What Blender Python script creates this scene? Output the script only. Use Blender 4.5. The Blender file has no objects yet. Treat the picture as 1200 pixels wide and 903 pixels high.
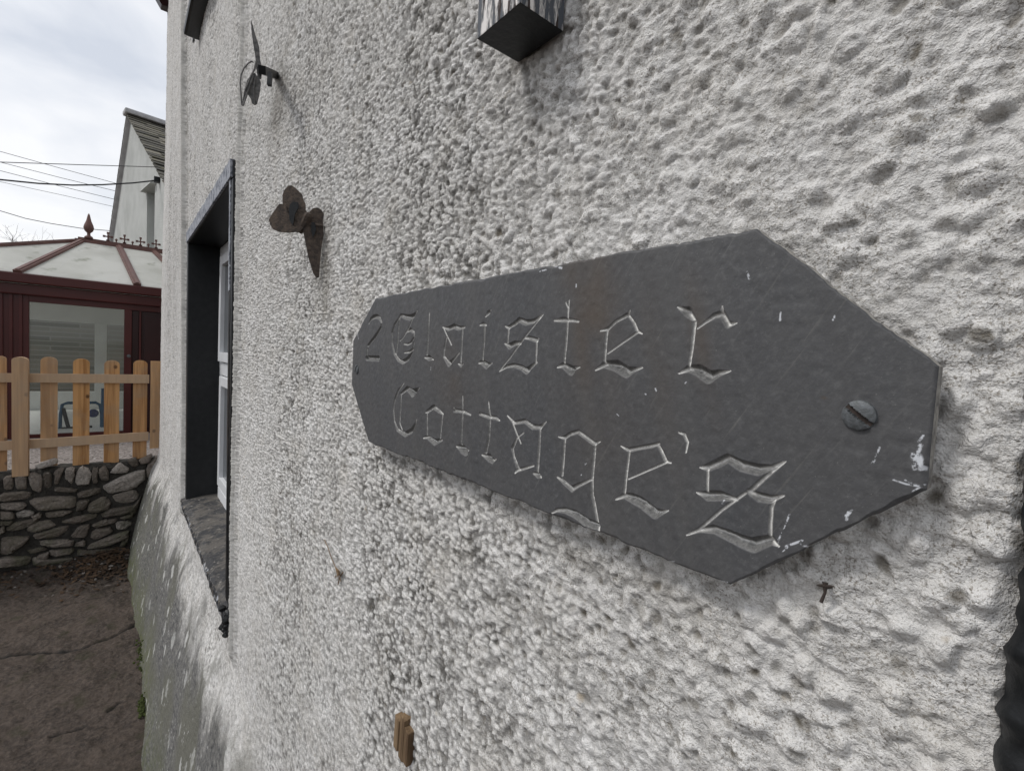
import bpy, bmesh, math, random
import numpy as np
from mathutils import Vector, Matrix
random.seed(7); RS = np.random.RandomState(11)
S = bpy.context.scene
C = S.collection
R_ = math.radians

# ------------------------------------------------------------------ camera model (metres; wall plane is y=0, lane at y<0)
FPX, YAW, PITCH, ROLL = 559.0, .687, -.0527, .0523
CD, CH = .25, 1.79
cF = np.array([-math.cos(YAW)*math.cos(PITCH), math.sin(YAW)*math.cos(PITCH), math.sin(PITCH)])
cR = np.cross(cF, [0, 0, 1]); cR /= np.linalg.norm(cR); cU = np.cross(cR, cF)
_c, _s = math.cos(ROLL), math.sin(ROLL)
cR, cU = _c*cR+_s*cU, -_s*cR+_c*cU
CP = np.array([0, -CD, CH])
def ray(x, y): return cF + cR*(x-600)/FPX - cU*(y-451.5)/FPX
def at(x, y, ax, val):
    r = ray(x, y); return CP + r*((val-CP[ax])/r[ax])
def atp(x, y, P, N):
    r = ray(x, y); P = np.array(P); N = np.array(N); return CP + r*(((P-CP)@N)/(r@N))

# ------------------------------------------------------------------ helpers
def tag(o, label=None, cat=None, group=None, kind=None):
    if label: o['label'] = label
    if cat: o['category'] = cat
    if group: o['group'] = group
    if kind: o['kind'] = kind
    return o
def empty(name, loc, label, cat, group=None):
    o = bpy.data.objects.new(name, None); C.objects.link(o); o.location = loc
    o.empty_display_size = .1
    return tag(o, label, cat, group)
def link(name, me, mat, parent=None):
    o = bpy.data.objects.new(name, me); C.objects.link(o)
    if mat is not None:
        for m in (mat if isinstance(mat, (list, tuple)) else [mat]): me.materials.append(m)
    if parent is not None:
        o.parent = parent
        off = Vector((0, 0, 0)); p = parent
        while p is not None: off += p.location; p = p.parent
        o.location = -off          # geometry is written in world coordinates
    return o
def setorigin(o):
    """move a root mesh's origin to its base without moving it"""
    me = o.data; n = len(me.vertices); a = np.empty(n*3, 'f'); me.vertices.foreach_get('co', a); a = a.reshape(-1, 3)
    c = a.mean(0); c[2] = a[:, 2].min(); a -= c; me.vertices.foreach_set('co', a.ravel()); me.update(); o.location = Vector(c.tolist())
    return o
class MB:
    def __init__(s): s.v = []; s.f = []; s.m = []; s.t = []
    def add(s, vs, fs, mi=0, tone=0.):
        b = len(s.v); s.v += [tuple(map(float, p)) for p in vs]
        s.f += [tuple(i+b for i in f) for f in fs]; s.m += [mi]*len(fs); s.t += [tone]*len(vs)
    def box(s, a, b, mi=0, tone=0., j=0.):
        x0, y0, z0 = a; x1, y1, z1 = b
        vs = [(x0, y0, z0), (x1, y0, z0), (x1, y1, z0), (x0, y1, z0), (x0, y0, z1), (x1, y0, z1), (x1, y1, z1), (x0, y1, z1)]
        if j: vs = [tuple(c+random.uniform(-j, j) for c in v) for v in vs]
        s.add(vs, [(0, 3, 2, 1), (4, 5, 6, 7), (0, 1, 5, 4), (1, 2, 6, 5), (2, 3, 7, 6), (3, 0, 4, 7)], mi, tone)
    def hexa(s, vs, mi=0, tone=0.):
        s.add(vs, [(0, 3, 2, 1), (4, 5, 6, 7), (0, 1, 5, 4), (1, 2, 6, 5), (2, 3, 7, 6), (3, 0, 4, 7)], mi, tone)
    def bar(s, p, q, w, h, up=(0, 0, 1), mi=0, tone=0.):
        p = np.array(p, float); q = np.array(q, float); d = q-p; d /= np.linalg.norm(d)
        a = np.cross(d, up); a /= np.linalg.norm(a); b = np.cross(a, d)
        c = [(-1, -1), (1, -1), (1, 1), (-1, 1)]
        vs = [e + a*i*w/2 + b*k*h/2 for e in (p, q) for i, k in c]
        s.add(vs, [(0, 1, 2, 3), (7, 6, 5, 4), (0, 4, 5, 1), (1, 5, 6, 2), (2, 6, 7, 3), (3, 7, 4, 0)], mi, tone)
    def tube(s, pts, r, n=8, mi=0, tone=0.):
        pts = [np.array(p, float) for p in pts]; k = len(pts)
        rr = r if isinstance(r, (list, tuple)) else [r]*k
        vs = []; up = np.array([.13, .21, .97])
        for i, p in enumerate(pts):
            d = pts[min(i+1, k-1)]-pts[max(i-1, 0)]; d /= np.linalg.norm(d)+1e-12
            if abs(d@up) > .95: up = np.array([.9, .3, .1])
            a = np.cross(d, up); a /= np.linalg.norm(a); b = np.cross(d, a)
            vs += [p + (a*math.cos(t*2*math.pi/n)+b*math.sin(t*2*math.pi/n))*rr[i] for t in range(n)]
        fs = [(i*n+t, i*n+(t+1) % n, (i+1)*n+(t+1) % n, (i+1)*n+t) for i in range(k-1) for t in range(n)]
        fs += [tuple(range(n-1, -1, -1)), tuple((k-1)*n+t for t in range(n))]
        s.add(vs, fs, mi, tone)
    def lathe(s, c, prof, axis=(0, 0, 1), n=20, mi=0, tone=0.):
        c = np.array(c, float); ax = np.array(axis, float); ax /= np.linalg.norm(ax)
        a = np.cross(ax, (.3, .9, .11)); a /= np.linalg.norm(a); b = np.cross(ax, a)
        vs = [c+ax*h+(a*math.cos(2*math.pi*t/n)+b*math.sin(2*math.pi*t/n))*r for r, h in prof for t in range(n)]
        k = len(prof)
        fs = [(i*n+t, i*n+(t+1) % n, (i+1)*n+(t+1) % n, (i+1)*n+t) for i in range(k-1) for t in range(n)]
        fs += [tuple(range(n-1, -1, -1)), tuple((k-1)*n+t for t in range(n))]
        s.add(vs, fs, mi, tone)
    def sheet(s, poly, nrm, th, mi=0, tone=0., cen=None):
        """outline polygon -> thin solid"""
        nrm = np.array(nrm, float); nrm /= np.linalg.norm(nrm); n = len(poly)
        vs = [np.array(p)+nrm*th/2 for p in poly]+[np.array(p)-nrm*th/2 for p in poly]
        s.add(vs, [tuple(range(n)), tuple(range(2*n-1, n-1, -1))]+[((i+1) % n, i, n+i, n+(i+1) % n) for i in range(n)], mi, tone)
    def build(s, name, mat, parent=None, smooth=False, bevel=0., recalc=True):
        me = bpy.data.meshes.new(name); me.from_pydata(s.v, [], s.f); me.update()
        at_ = me.attributes.new('tone', 'FLOAT', 'POINT'); at_.data.foreach_set('value', s.t)
        me.polygons.foreach_set('material_index', s.m)
        if recalc:
            bm = bmesh.new(); bm.from_mesh(me); bmesh.ops.recalc_face_normals(bm, faces=bm.faces)
            if bevel: bmesh.ops.bevel(bm, geom=list(bm.edges), offset=bevel, segments=2, affect='EDGES', profile=.6)
            bm.to_mesh(me); bm.free()
        if smooth: me.polygons.foreach_set('use_smooth', [True]*len(me.polygons))
        return link(name, me, mat, parent)
def finish(o, label, cat, group=None): setorigin(o); return tag(o, label, cat, group)

def gridmesh(name, V, nu, nv, mask=None, attrs=None, smooth=True):
    """V: (nu,nv,3) array"""
    me = bpy.data.meshes.new(name)
    idx = np.arange(nu*nv, dtype=np.int32).reshape(nu, nv)
    q = np.stack([idx[:-1, :-1], idx[1:, :-1], idx[1:, 1:], idx[:-1, 1:]], -1)
    if mask is not None: q = q[mask]
    q = q.reshape(-1, 4)
    me.vertices.add(nu*nv); me.vertices.foreach_set('co', V.astype('f').ravel())
    me.loops.add(q.size); me.loops.foreach_set('vertex_index', q.ravel())
    me.polygons.add(len(q)); me.polygons.foreach_set('loop_start', np.arange(0, q.size, 4, dtype=np.int32))
    me.polygons.foreach_set('loop_total', np.full(len(q), 4, np.int32))
    me.update(calc_edges=True)
    if smooth: me.polygons.foreach_set('use_smooth', np.ones(len(q), bool))
    for k, a in (attrs or {}).items():
        t = me.attributes.new(k, 'FLOAT', 'POINT'); t.data.foreach_set('value', a.astype('f').ravel())
    return me

# ------------------------------------------------------------------ numpy noise
def hsh(ix, iy, seed):
    h = (ix.astype(np.int64)*374761393 + iy.astype(np.int64)*668265263 + seed*974634777) & 0xffffffff
    h = ((h ^ (h >> 13))*1274126177) & 0xffffffff
    h = ((h ^ (h >> 15))*2246822519) & 0xffffffff
    return ((h ^ (h >> 16)) & 0xffffff).astype(np.float32)/16777215.
def vn(x, y, seed=0):
    ix = np.floor(x); iy = np.floor(y); fx = x-ix; fy = y-iy
    fx = fx*fx*fx*(fx*(fx*6-15)+10); fy = fy*fy*fy*(fy*(fy*6-15)+10)
    ix = ix.astype(np.int64); iy = iy.astype(np.int64)
    a = hsh(ix, iy, seed); b = hsh(ix+1, iy, seed); c = hsh(ix, iy+1, seed); d = hsh(ix+1, iy+1, seed)
    return (a+(b-a)*fx+(c-a)*fy+(a-b-c+d)*fx*fy)*2-1
def fbm(x, y, oct=3, seed=0, g=.5):
    r = 0; a = 1; t = 0
    for o in range(oct): r = r+a*vn(x*2**o+17.3*o, y*2**o-9.1*o, seed+o); t += a; a *= g
    return r/t
def worley(x, y, seed=0):
    ix = np.floor(x).astype(np.int64); iy = np.floor(y).astype(np.int64)
    f1 = np.full(x.shape, 9., np.float32); rv = np.zeros(x.shape, np.float32)
    for dx in (-1, 0, 1):
        for dy in (-1, 0, 1):
            cx = ix+dx; cy = iy+dy
            d = np.hypot(cx+.15+.7*hsh(cx, cy, seed)-x, cy+.15+.7*hsh(cx, cy, seed+1)-y).astype(np.float32)
            m = d < f1; f1 = np.where(m, d, f1); rv = np.where(m, hsh(cx, cy, seed+2), rv)
    return f1, rv
def sst(a, b, x): t = np.clip((x-a)/(b-a), 0, 1); return t*t*(3-2*t)

# ------------------------------------------------------------------ materials
class NT:
    def __init__(s, name):
        s.m = bpy.data.materials.new(name); s.m.use_nodes = True; s.t = s.m.node_tree; s.n = s.t.nodes; s.l = s.t.links
        s.b = s.n['Principled BSDF']; s.tc = s.n.new('ShaderNodeTexCoord'); s.b.inputs['Specular IOR Level'].default_value = .3
    def noise(s, scale, det=4, rough=.55, vec=None, dist=0., sc=None):
        n = s.n.new('ShaderNodeTexNoise'); n.inputs['Scale'].default_value = scale; n.inputs['Detail'].default_value = det
        n.inputs['Roughness'].default_value = rough; n.inputs['Distortion'].default_value = dist
        v = vec or s.tc.outputs['Object']
        if sc or True:
            mp = s.n.new('ShaderNodeMapping'); mp.inputs['Scale'].default_value = sc or (1, 1, 1); s.l.new(v, mp.inputs[0]); v = mp.outputs[0]
        s.l.new(v, n.inputs['Vector']); return n.outputs['Fac']
    def rotnoise(s, scale, rot, sc, det=3):
        mp0 = s.n.new('ShaderNodeMapping'); mp0.inputs['Rotation'].default_value = rot; s.l.new(s.tc.outputs['Object'], mp0.inputs[0])
        return s.noise(scale, det, .6, vec=mp0.outputs[0], sc=sc)
    def vor(s, scale, out='Distance', sc=None):
        n = s.n.new('ShaderNodeTexVoronoi'); n.inputs['Scale'].default_value = scale
        mp = s.n.new('ShaderNodeMapping'); mp.inputs['Scale'].default_value = sc or (1, 1, 1); s.l.new(s.tc.outputs['Object'], mp.inputs[0])
        s.l.new(mp.outputs[0], n.inputs['Vector']); return n.outputs[out]
    def attr(s, name):
        n = s.n.new('ShaderNodeAttribute'); n.attribute_name = name; return n.outputs['Fac']
    def ramp(s, v, *stops):
        n = s.n.new('ShaderNodeValToRGB'); e = n.color_ramp.elements
        while len(e) < len(stops): e.new(.5)
        for i, (p, c) in enumerate(stops):
            e[i].position = p; e[i].color = (c, c, c, 1) if not isinstance(c, tuple) else (*c, 1)
        s.l.new(v, n.inputs[0]); return n.outputs[0]
    def mix(s, f, a, b, mode='MIX'):
        n = s.n.new('ShaderNodeMix'); n.data_type = 'RGBA'; n.blend_type = mode; n.clamp_factor = True
        for sock, v in ((n.inputs[0], f), (n.inputs[6], a), (n.inputs[7], b)):
            if isinstance(v, (int, float)): sock.default_value = v
            elif isinstance(v, tuple): sock.default_value = (*v, 1)
            else: s.l.new(v, sock)
        return n.outputs[2]
    def math(s, op, a, b=0., c=None):
        n = s.n.new('ShaderNodeMath'); n.operation = op; n.use_clamp = False
        for i, v in enumerate((a, b) if c is None else (a, b, c)):
            if isinstance(v, (int, float)): n.inputs[i].default_value = v
            else: s.l.new(v, n.inputs[i])
        return n.outputs[0]
    def color(s, c):
        if isinstance(c, tuple): s.b.inputs['Base Color'].default_value = (*c, 1)
        else: s.l.new(c, s.b.inputs['Base Color'])
    def rough(s, r):
        if isinstance(r, (int, float)): s.b.inputs['Roughness'].default_value = r
        else: s.l.new(r, s.b.inputs['Roughness'])
    def bump(s, h, dist, strength=1.):
        n = s.n.new('ShaderNodeBump'); n.inputs['Distance'].default_value = dist; n.inputs['Strength'].default_value = strength
        s.l.new(h, n.inputs['Height'])
        if s.b.inputs['Normal'].is_linked: s.l.new(s.b.inputs['Normal'].links[0].from_socket, n.inputs['Normal'])
        s.l.new(n.outputs[0], s.b.inputs['Normal'])
    def xyz(s):
        n = s.n.new('ShaderNodeSeparateXYZ'); s.l.new(s.tc.outputs['Object'], n.inputs[0]); return n.outputs

def simple(name, col, col2=None, rough=.6, scale=30, bump=0., bscale=200, sc=None, metallic=0.):
    m = NT(name); col2 = col2 or tuple(c*.7 for c in col)
    m.color(m.mix(m.ramp(m.noise(scale, 5, sc=sc), (.35, 0.), (.68, 1.)), col, col2)); m.rough(rough)
    m.b.inputs['Metallic'].default_value = metallic
    if bump: m.bump(m.noise(bscale, 4, sc=sc), bump)
    return m.m
M = {}
# painted roughcast (wall): worn, dirty white masonry paint
m = NT('roughcast_paint')
pit, foot_, dirt_shade, band = m.attr('pit'), m.attr('foot'), m.attr('dirt_shade'), m.attr('band')
base = m.mix(m.ramp(m.noise(9, 5), (.35, 0.), (.7, 1.)), (.775, .765, .75), (.67, .655, .63))
base = m.mix(m.ramp(m.noise(90, 4, .7), (.45, 0.), (.75, .55)), base, (.60, .585, .555))
base = m.mix(m.ramp(m.noise(800, 3, .8), (.52, 0.), (.74, .8)), base, (.46, .445, .415))
spk = m.math('MULTIPLY', m.ramp(m.noise(780, 3, .65), (.54, 0.), (.61, 1.)), m.ramp(m.noise(28, 3), (.36, 0.15), (.56, 1.)))
base = m.mix(m.math('MULTIPLY', spk, .8), base, (.24, .215, .18))
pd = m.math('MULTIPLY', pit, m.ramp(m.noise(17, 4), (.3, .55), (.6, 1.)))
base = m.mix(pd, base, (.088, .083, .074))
base = m.mix(m.ramp(m.noise(45, 3), (.69, 0.), (.76, .7)), base, (.42, .35, .26))
base = m.mix(dirt_shade, base, (.13, .115, .09))
base = m.mix(m.ramp(m.noise(11, 5, .65), (.52, 0.), (.74, .5)), base, (.52, .49, .44))
# the foot of the wall, where the paint has worn from grey render and left white chips
worn = m.mix(m.ramp(m.noise(60, 6, .7), (.35, 0.), (.65, 1.)), (.07, .07, .073), (.235, .23, .215))
worn = m.mix(m.ramp(m.noise(3.2, 4), (.45, 0.), (.62, 1.)), worn, (.15, .148, .125))
chip = m.math('MULTIPLY', m.ramp(m.vor(9.5, 'Distance', (1, 1, .62)), (.19, 1.), (.23, 0.)), m.ramp(m.noise(4, 3), (.33, .2), (.52, 1.)))
chip2 = m.math('MULTIPLY', m.ramp(m.vor(48, 'Distance', (1, 1, .6)), (.16, 1.), (.24, 0.)), m.ramp(m.noise(7, 3), (.45, .0), (.6, 1.)))
worn = m.mix(chip2, worn, (.42, .415, .40))
worn = m.mix(chip, worn, (.48, .48, .46))
fm = m.math('MULTIPLY', foot_, 1.)
base = m.mix(fm, base, worn)
alg = m.math('MULTIPLY', m.attr('algae'), m.ramp(m.noise(26, 5, .7), (.35, 0.), (.6, 1.)))
base = m.mix(alg, base, (.115, .125, .065))
base = m.mix(band, base, (.50, .49, .46))
m.color(base); m.rough(.88)
m.bump(m.noise(300, 4, .65), .0020); m.bump(m.noise(1000, 2, .6), .0007)
M['wall'] = m.m
# slate plaque
m = NT('slate')
g, cl, pnt, stain = m.attr('groove'), m.attr('centre'), m.attr('paint'), m.attr('stain')
b = m.mix(m.rotnoise(60, (0, R_(-28), 0), (1, 1, .09), 5), (.060, .061, .065), (.085, .085, .087))
b = m.mix(m.ramp(m.noise(14, 4), (.4, 0.), (.7, .6)), b, (.058, .061, .067))
b = m.mix(m.ramp(m.noise(300, 5, .7), (.5, 0.), (.8, .55)), b, (.17, .17, .17))
b = m.mix(m.ramp(m.rotnoise(420, (0, R_(-30), 0), (1, 1, .035), 2), (.64, 0.), (.72, .55)), b, (.15, .148, .14))
b = m.mix(m.ramp(m.noise(900, 2, .5), (.71, 0.), (.75, .6)), b, (.22, .22, .21))
b = m.mix(m.ramp(m.rotnoise(34, (0, R_(18), 0), (1, 1, .06), 5), (.42, 0.), (.75, .55)), b, (.094, .092, .090))
b = m.mix(m.ramp(m.rotnoise(150, (0, R_(18), 0), (1, 1, .05), 4), (.45, 0.), (.75, .5)), b, (.055, .055, .058))
b = m.mix(stain, b, (.085, .062, .043))
gcol = m.mix(m.ramp(m.noise(700, 4, .7), (.35, 0.), (.7, 1.)), (.09, .09, .09), (.18, .178, .172))
b = m.mix(m.ramp(g, (.0, 0.), (.12, 1.)), b, gcol)
b = m.mix(m.math('MULTIPLY', cl, m.ramp(m.noise(500, 3, .7), (.3, .65), (.5, 1.))), b, (.78, .77, .74))
b = m.mix(m.math('MULTIPLY', pnt, m.ramp(m.noise(420, 4, .7), (.42, .0), (.52, 1.))), b, (.58, .60, .63))
m.color(b); m.rough(m.ramp(m.noise(120, 4), (.3, .48), (.7, .68)))
m.b.inputs['Specular IOR Level'].default_value = .4
m.bump(m.noise(500, 5, .7), .0002); m.bump(m.rotnoise(300, (0, R_(-30), 0), (1, 1, .05), 3), .00015)
M['slate'] = m.m
M['slate_edge'] = simple('slate_edge', (.16, .155, .15), (.42, .40, .36), .8, 200, .0008, 400)
M['screw'] = simple('galvanised_screw', (.145, .155, .165), (.08, .085, .085), .5, 500, .0002, 1500, metallic=.35)
M['screw_slot'] = simple('slot_rust', (.06, .045, .04), (.03, .025, .02), .8, 500)
M['rust'] = simple('rusted_iron', (.115, .088, .07), (.045, .038, .034), .85, 160, .001, 350)
M['iron'] = simple('grey_iron', (.17, .165, .16), (.07, .07, .07), .7, 160, .0005, 400)
M['black'] = simple('black_gloss_paint', (.008, .009, .010), (.013, .014, .015), .42, 40, .0006, 150)
m = NT('weathered_black_paint')
v = m.mix(m.ramp(m.noise(30, 6, .7), (.52, 0.), (.60, 1.)), (.018, .019, .022), (.30, .31, .33))
v = m.mix(m.ramp(m.noise(70, 4), (.55, 0.), (.65, .8)), v, (.25, .22, .18)); m.color(v); m.rough(.65); m.bump(m.noise(120, 4), .002); M['black_worn'] = m.m
m = NT('grey_blue_flaking_paint')
v = m.mix(m.ramp(m.noise(60, 6, .7, sc=(1, 1, .6)), (.42, 0.), (.52, 1.)), (.085, .095, .12), (.33, .345, .38)); m.color(v); m.rough(.7); m.bump(m.noise(100, 4), .003); M['surround'] = m.m
m = NT('peeling_post_paint')
pl_ = m.ramp(m.noise(150, 5, .65, sc=(1, 1, .16)), (.45, 0.), (.54, 1.))
v = m.mix(pl_, (.085, .095, .11), (.78, .75, .72)); v = m.mix(m.ramp(m.noise(190, 4, sc=(1, 1, .2)), (.56, 0.), (.59, 1.)), v, (.05, .035, .03)); m.color(v); m.rough(.6); m.bump(pl_, .0012); M['peel'] = m.m
m = NT('sill_paint')
v = m.mix(m.ramp(m.noise(16, 7, .72), (.45, 0.), (.56, 1.)), (.038, .038, .040), (.105, .096, .085)); v = m.mix(m.ramp(m.noise(60, 4), (.6, 0.), (.7, .7)), v, (.28, .26, .23)); m.color(v); m.rough(.6); m.bump(m.noise(80, 5), .003); M['sill'] = m.m
M['upvc'] = simple('white_upvc', (.80, .81, .83), (.70, .71, .72), .3, 8)
M['seal'] = simple('glazing_gasket', (.02, .02, .02), None, .6)
m = NT('dark_glass'); m.color((.03, .035, .04)); m.rough(.03); m.b.inputs['Transmission Weight'].default_value = 0; m.b.inputs['Specular IOR Level'].default_value = .6; M['darkglass'] = m.m
m = NT('clear_glass'); m.color((.93, .97, .95)); m.rough(.0); m.b.inputs['Alpha'].default_value = .26; m.b.inputs['Specular IOR Level'].default_value = .6; M['glass'] = m.m
m.color((.11, .12, .11))
M['maroon'] = simple('maroon_upvc', (.070, .016, .014), (.055, .012, .011), .35, 3)
M['maroon_dark'] = simple('dark_maroon_panel', (.030, .010, .010), (.022, .008, .008), .3, 3)
M['maroon_roof'] = simple('weathered_maroon_bar', (.135, .068, .056), (.095, .050, .043), .5, 12)
m = NT('polycarbonate')
v = m.mix(m.ramp(m.noise(2.5, 5), (.4, 0.), (.7, 1.)), (.74, .74, .70), (.60, .60, .55)); v = m.mix(m.ramp(m.noise(6, 5), (.60, 0.), (.75, .7)), v, (.28, .30, .22)); m.color(v); m.rough(.35)
tl_ = m.n.new('ShaderNodeBsdfTranslucent'); m.l.new(v, tl_.inputs[0]); mx_ = m.n.new('ShaderNodeMixShader'); mx_.inputs[0].default_value = .5
m.l.new(m.b.outputs[0], mx_.inputs[1]); m.l.new(tl_.outputs[0], mx_.inputs[2]); m.l.new(mx_.outputs[0], m.n['Material Output'].inputs['Surface']); M['poly'] = m.m
m = NT('new_timber')
ton = m.attr('tone')
gr = m.noise(26, 5, .6, sc=(1, 1, .05), dist=1.2); gh = m.noise(26, 5, .6, sc=(1, .05, 1), dist=1.2)
v = m.mix(m.ramp(gr, (.38, 0.), (.62, 1.)), (.54, .30, .125), (.31, .15, .052))
v = m.mix(m.ramp(m.noise(7, 3), (.45, 0.), (.7, .5)), v, (.30, .22, .15)); v = m.mix(m.ramp(m.vor(7, 'Distance', (1, 1, .8)), (.055, 1.), (.11, 0.)), v, (.12, .055, .022))
v = m.mix(ton, v, (.44, .33, .23)); m.color(v); m.rough(.75); m.bump(gr, .001); M['timber'] = m.m
m = NT('field_stone')
t_ = m.attr('tone')
v = m.ramp(t_, (0., (.105, .088, .070)), (.35, (.21, .175, .145)), (.7, (.34, .30, .26)), (1., (.50, .46, .42)))
v = m.mix(m.ramp(m.noise(60, 6, .75), (.35, 0.), (.7, .75)), v, (.05, .046, .042)); v = m.mix(m.ramp(m.noise(75, 4), (.60, 0.), (.72, .6)), v, (.34, .33, .31))
zz = m.xyz()[2]
v = m.mix(m.math('MULTIPLY', m.ramp(m.noise(7, 4), (.45, 0.), (.62, .75)), m.math('SUBTRACT', 1., m.math('MULTIPLY', zz, 1.35))), v, (.05, .062, .022))
m.color(v); m.rough(.9); m.bump(m.noise(55, 7, .7), .012); M['stone'] = m.m
M['mortar'] = simple('dark_mortar', (.045, .042, .036), (.022, .02, .018), .95, 40, .01, 60)  # dark core colour showing in the gaps between stones
m = NT('lane_surface')
v = m.mix(m.ramp(m.noise(5, 6, .65), (.35, 0.), (.68, 1.)), (.078, .060, .049), (.013, .0108, .0098))
v = m.mix(m.ramp(m.noise(55, 6, .75), (.40, 0.), (.66, .9)), v, (.135, .105, .085)); v = m.mix(m.ramp(m.noise(230, 3, .7), (.58, 0.), (.70, .7)), v, (.17, .145, .125))
v = m.mix(m.ramp(m.noise(9, 4), (.58, 0.), (.7, .55)), v, (.045, .045, .025))
v = m.mix(m.attr('crack'), v, (.010, .009, .008)); m.color(v); m.rough(m.ramp(m.noise(9, 4), (.3, .55), (.7, .9))); m.bump(m.noise(60, 7, .75), .012); m.bump(m.noise(300, 3, .7), .003); M['lane'] = m.m
m = NT('gravel_bed')
v = m.ramp(m.vor(70, 'Color'), (0., (.10, .085, .075)), (.5, (.24, .21, .19)), (1., (.40, .36, .34))); m.color(v); m.rough(.9); m.bump(m.math('SUBTRACT', 1., m.vor(70)), .012); M['gravel'] = m.m
M['field'] = simple('rough_grass', (.07, .085, .035), (.045, .06, .025), .95, 3, .02, 8)
M['cottage_white'] = simple('neighbour_render', (.50, .51, .49), (.40, .41, .39), .9, 2.2, .01, 60)
M['verge'] = simple('verge_mortar', (.46, .45, .46), (.33, .33, .33), .9, 8)
m = NT('roof_slates')
v = m.ramp(m.attr('tone'), (0., (.055, .053, .045)), (1., (.19, .175, .14))); v = m.mix(m.ramp(m.noise(5, 5), (.55, 0.), (.7, .7)), v, (.17, .16, .09)); m.color(v); m.rough(.85); M['roof'] = m.m
M['wire'] = simple('cable_sheath', (.03, .03, .032), None, .6)
M['bark'] = simple('bare_bark', (.09, .075, .065), (.05, .043, .038), .9, 20)
M['leaf'] = simple('dead_leaf', (.10, .062, .035), (.035, .022, .015), .85, 9)
M['moss'] = simple('moss', (.065, .080, .022), (.03, .04, .012), .95, 60)
M['oldwood'] = simple('weathered_plug', (.24, .165, .095), (.09, .055, .03), .9, 90, .002, 300, sc=(1, 1, .12))
M['blue'] = simple('blue_tube_paint', (.03, .12, .24), None, .35)
M['seatdark'] = simple('dark_plastic', (.02, .02, .025), None, .5)
M['cream'] = simple('cream_upvc', (.85, .87, .83), (.78, .80, .76), .5, 4)
M['palestone'] = None
m = NT('pale_brick')
br = m.n.new('ShaderNodeTexBrick'); br.inputs['Scale'].default_value = 1.; br.inputs['Brick Width'].default_value = .8; br.inputs['Row Height'].default_value = .085; br.inputs['Mortar Size'].default_value = .010
br.inputs['Color1'].default_value = (.30, .29, .24, 1); br.inputs['Color2'].default_value = (.19, .185, .155, 1); br.inputs['Mortar'].default_value = (.33, .335, .29, 1)
cb = m.n.new('ShaderNodeCombineXYZ'); o_ = m.xyz(); m.l.new(o_[1], cb.inputs[0]); m.l.new(o_[2], cb.inputs[1]); m.l.new(cb.outputs[0], br.inputs['Vector'])
m.color(br.outputs['Color']); m.rough(.9); M['palestone'] = m.m

# ------------------------------------------------------------------ COTTAGE (root) with the roughcast wall
XL = -4.93                                    # far corner of the cottage
cot = empty('cottage', (-2.0, 0, 0), 'white roughcast cottage wall filling the picture, with a black deep window recess', 'cottage')
WT, WB = 2.275, 1.045                          # window head and foot
def wl(z): return -2.83+.11*(WT-z)/(WT-WB)     # the old jambs are not plumb
def wr(z): return -1.665+.075*(WT-z)/(WT-WB)

def steps(a, b, f):
    o = [a]; x = a
    while x < b: x += f(x); o.append(x)
    return np.array(o)
xs = steps(-4.90, .42, lambda x: min(.0009*math.sqrt(x*x+CD*CD)/CD, .0042))[::-1]
def rz(z):
    d = abs(z-CH-.0)
    return .0010 if d < .28 else min(.0010*d/.28, .0065)
zs = steps(-.06, 4.75, rz)
s_extra = np.linspace(0, 1, 60)                # wraps round the far corner
nx, nz = len(xs), len(zs)
X, Z = np.meshgrid(xs.astype('f8'), zs, indexing='ij')
wx = X+.0022*vn(X*70, Z*70, 5); wz = Z+.0022*vn(X*70+9, Z*70, 6)
def dome(cell, seed, rad, thr=0.):
    f, r = worley(wx/cell, wz/cell, seed)
    rr = rad*(.6+.5*r)
    return np.clip(1-(f/rr)**2, 0, 1)**1.2*np.clip((r-thr)/(1-thr)*1.4, 0, 1), f
d1, f1 = dome(.0064, 31, .80)
d2, f2 = dome(.0120, 41, .56, .38)
d3, f3 = dome(.0034, 51, .80)
near = sst(-.50, .05, X)
soft = vn(X*9, Z*9, 12)*.5+.5
h = d1*.0022*(1-.62*near)*(.9+.2*soft) + d2*.0034*(.22+1.05*near) + d3*.0016*(1.-.5*near)
h += .0008*(1-np.abs(fbm(X*95, Z*95, 3, 93, .6))*2)*(.35+.65*near)+.0007*fbm(X*240, Z*240, 2, 97)*near
h += .0010*fbm(X*38, Z*38, 2, 3) + .0009*vn(X*16, Z*16, 8)
und = .005*vn(X*3.1+.4, Z*1.5, 21) + .010*vn(X*1.1, Z*.5, 22) + .0055*vn(X*6.5, Z*.35, 24)*sst(-.3, -.8, X)
hl = h - (.0035)
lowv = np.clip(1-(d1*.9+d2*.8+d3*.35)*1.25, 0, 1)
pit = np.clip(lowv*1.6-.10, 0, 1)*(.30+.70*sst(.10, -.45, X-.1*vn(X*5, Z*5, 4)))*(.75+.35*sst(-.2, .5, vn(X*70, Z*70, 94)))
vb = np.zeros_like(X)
for (xc_, w_, a_) in ((-.93, .16, .45), (-.50, .07, .22), (-1.75, .3, .3), (-.62, .04, -.3), (-3.2, .5, .3)): vb += a_*np.exp(-((X-xc_-.04*vn(Z*3, Z*0, 18))/w_)**2)  # vertical bands: shading of wall folds, with mould, painted into the pit tone
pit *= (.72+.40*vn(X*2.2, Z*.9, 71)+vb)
pit = np.clip(pit, 0, 1)
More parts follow.
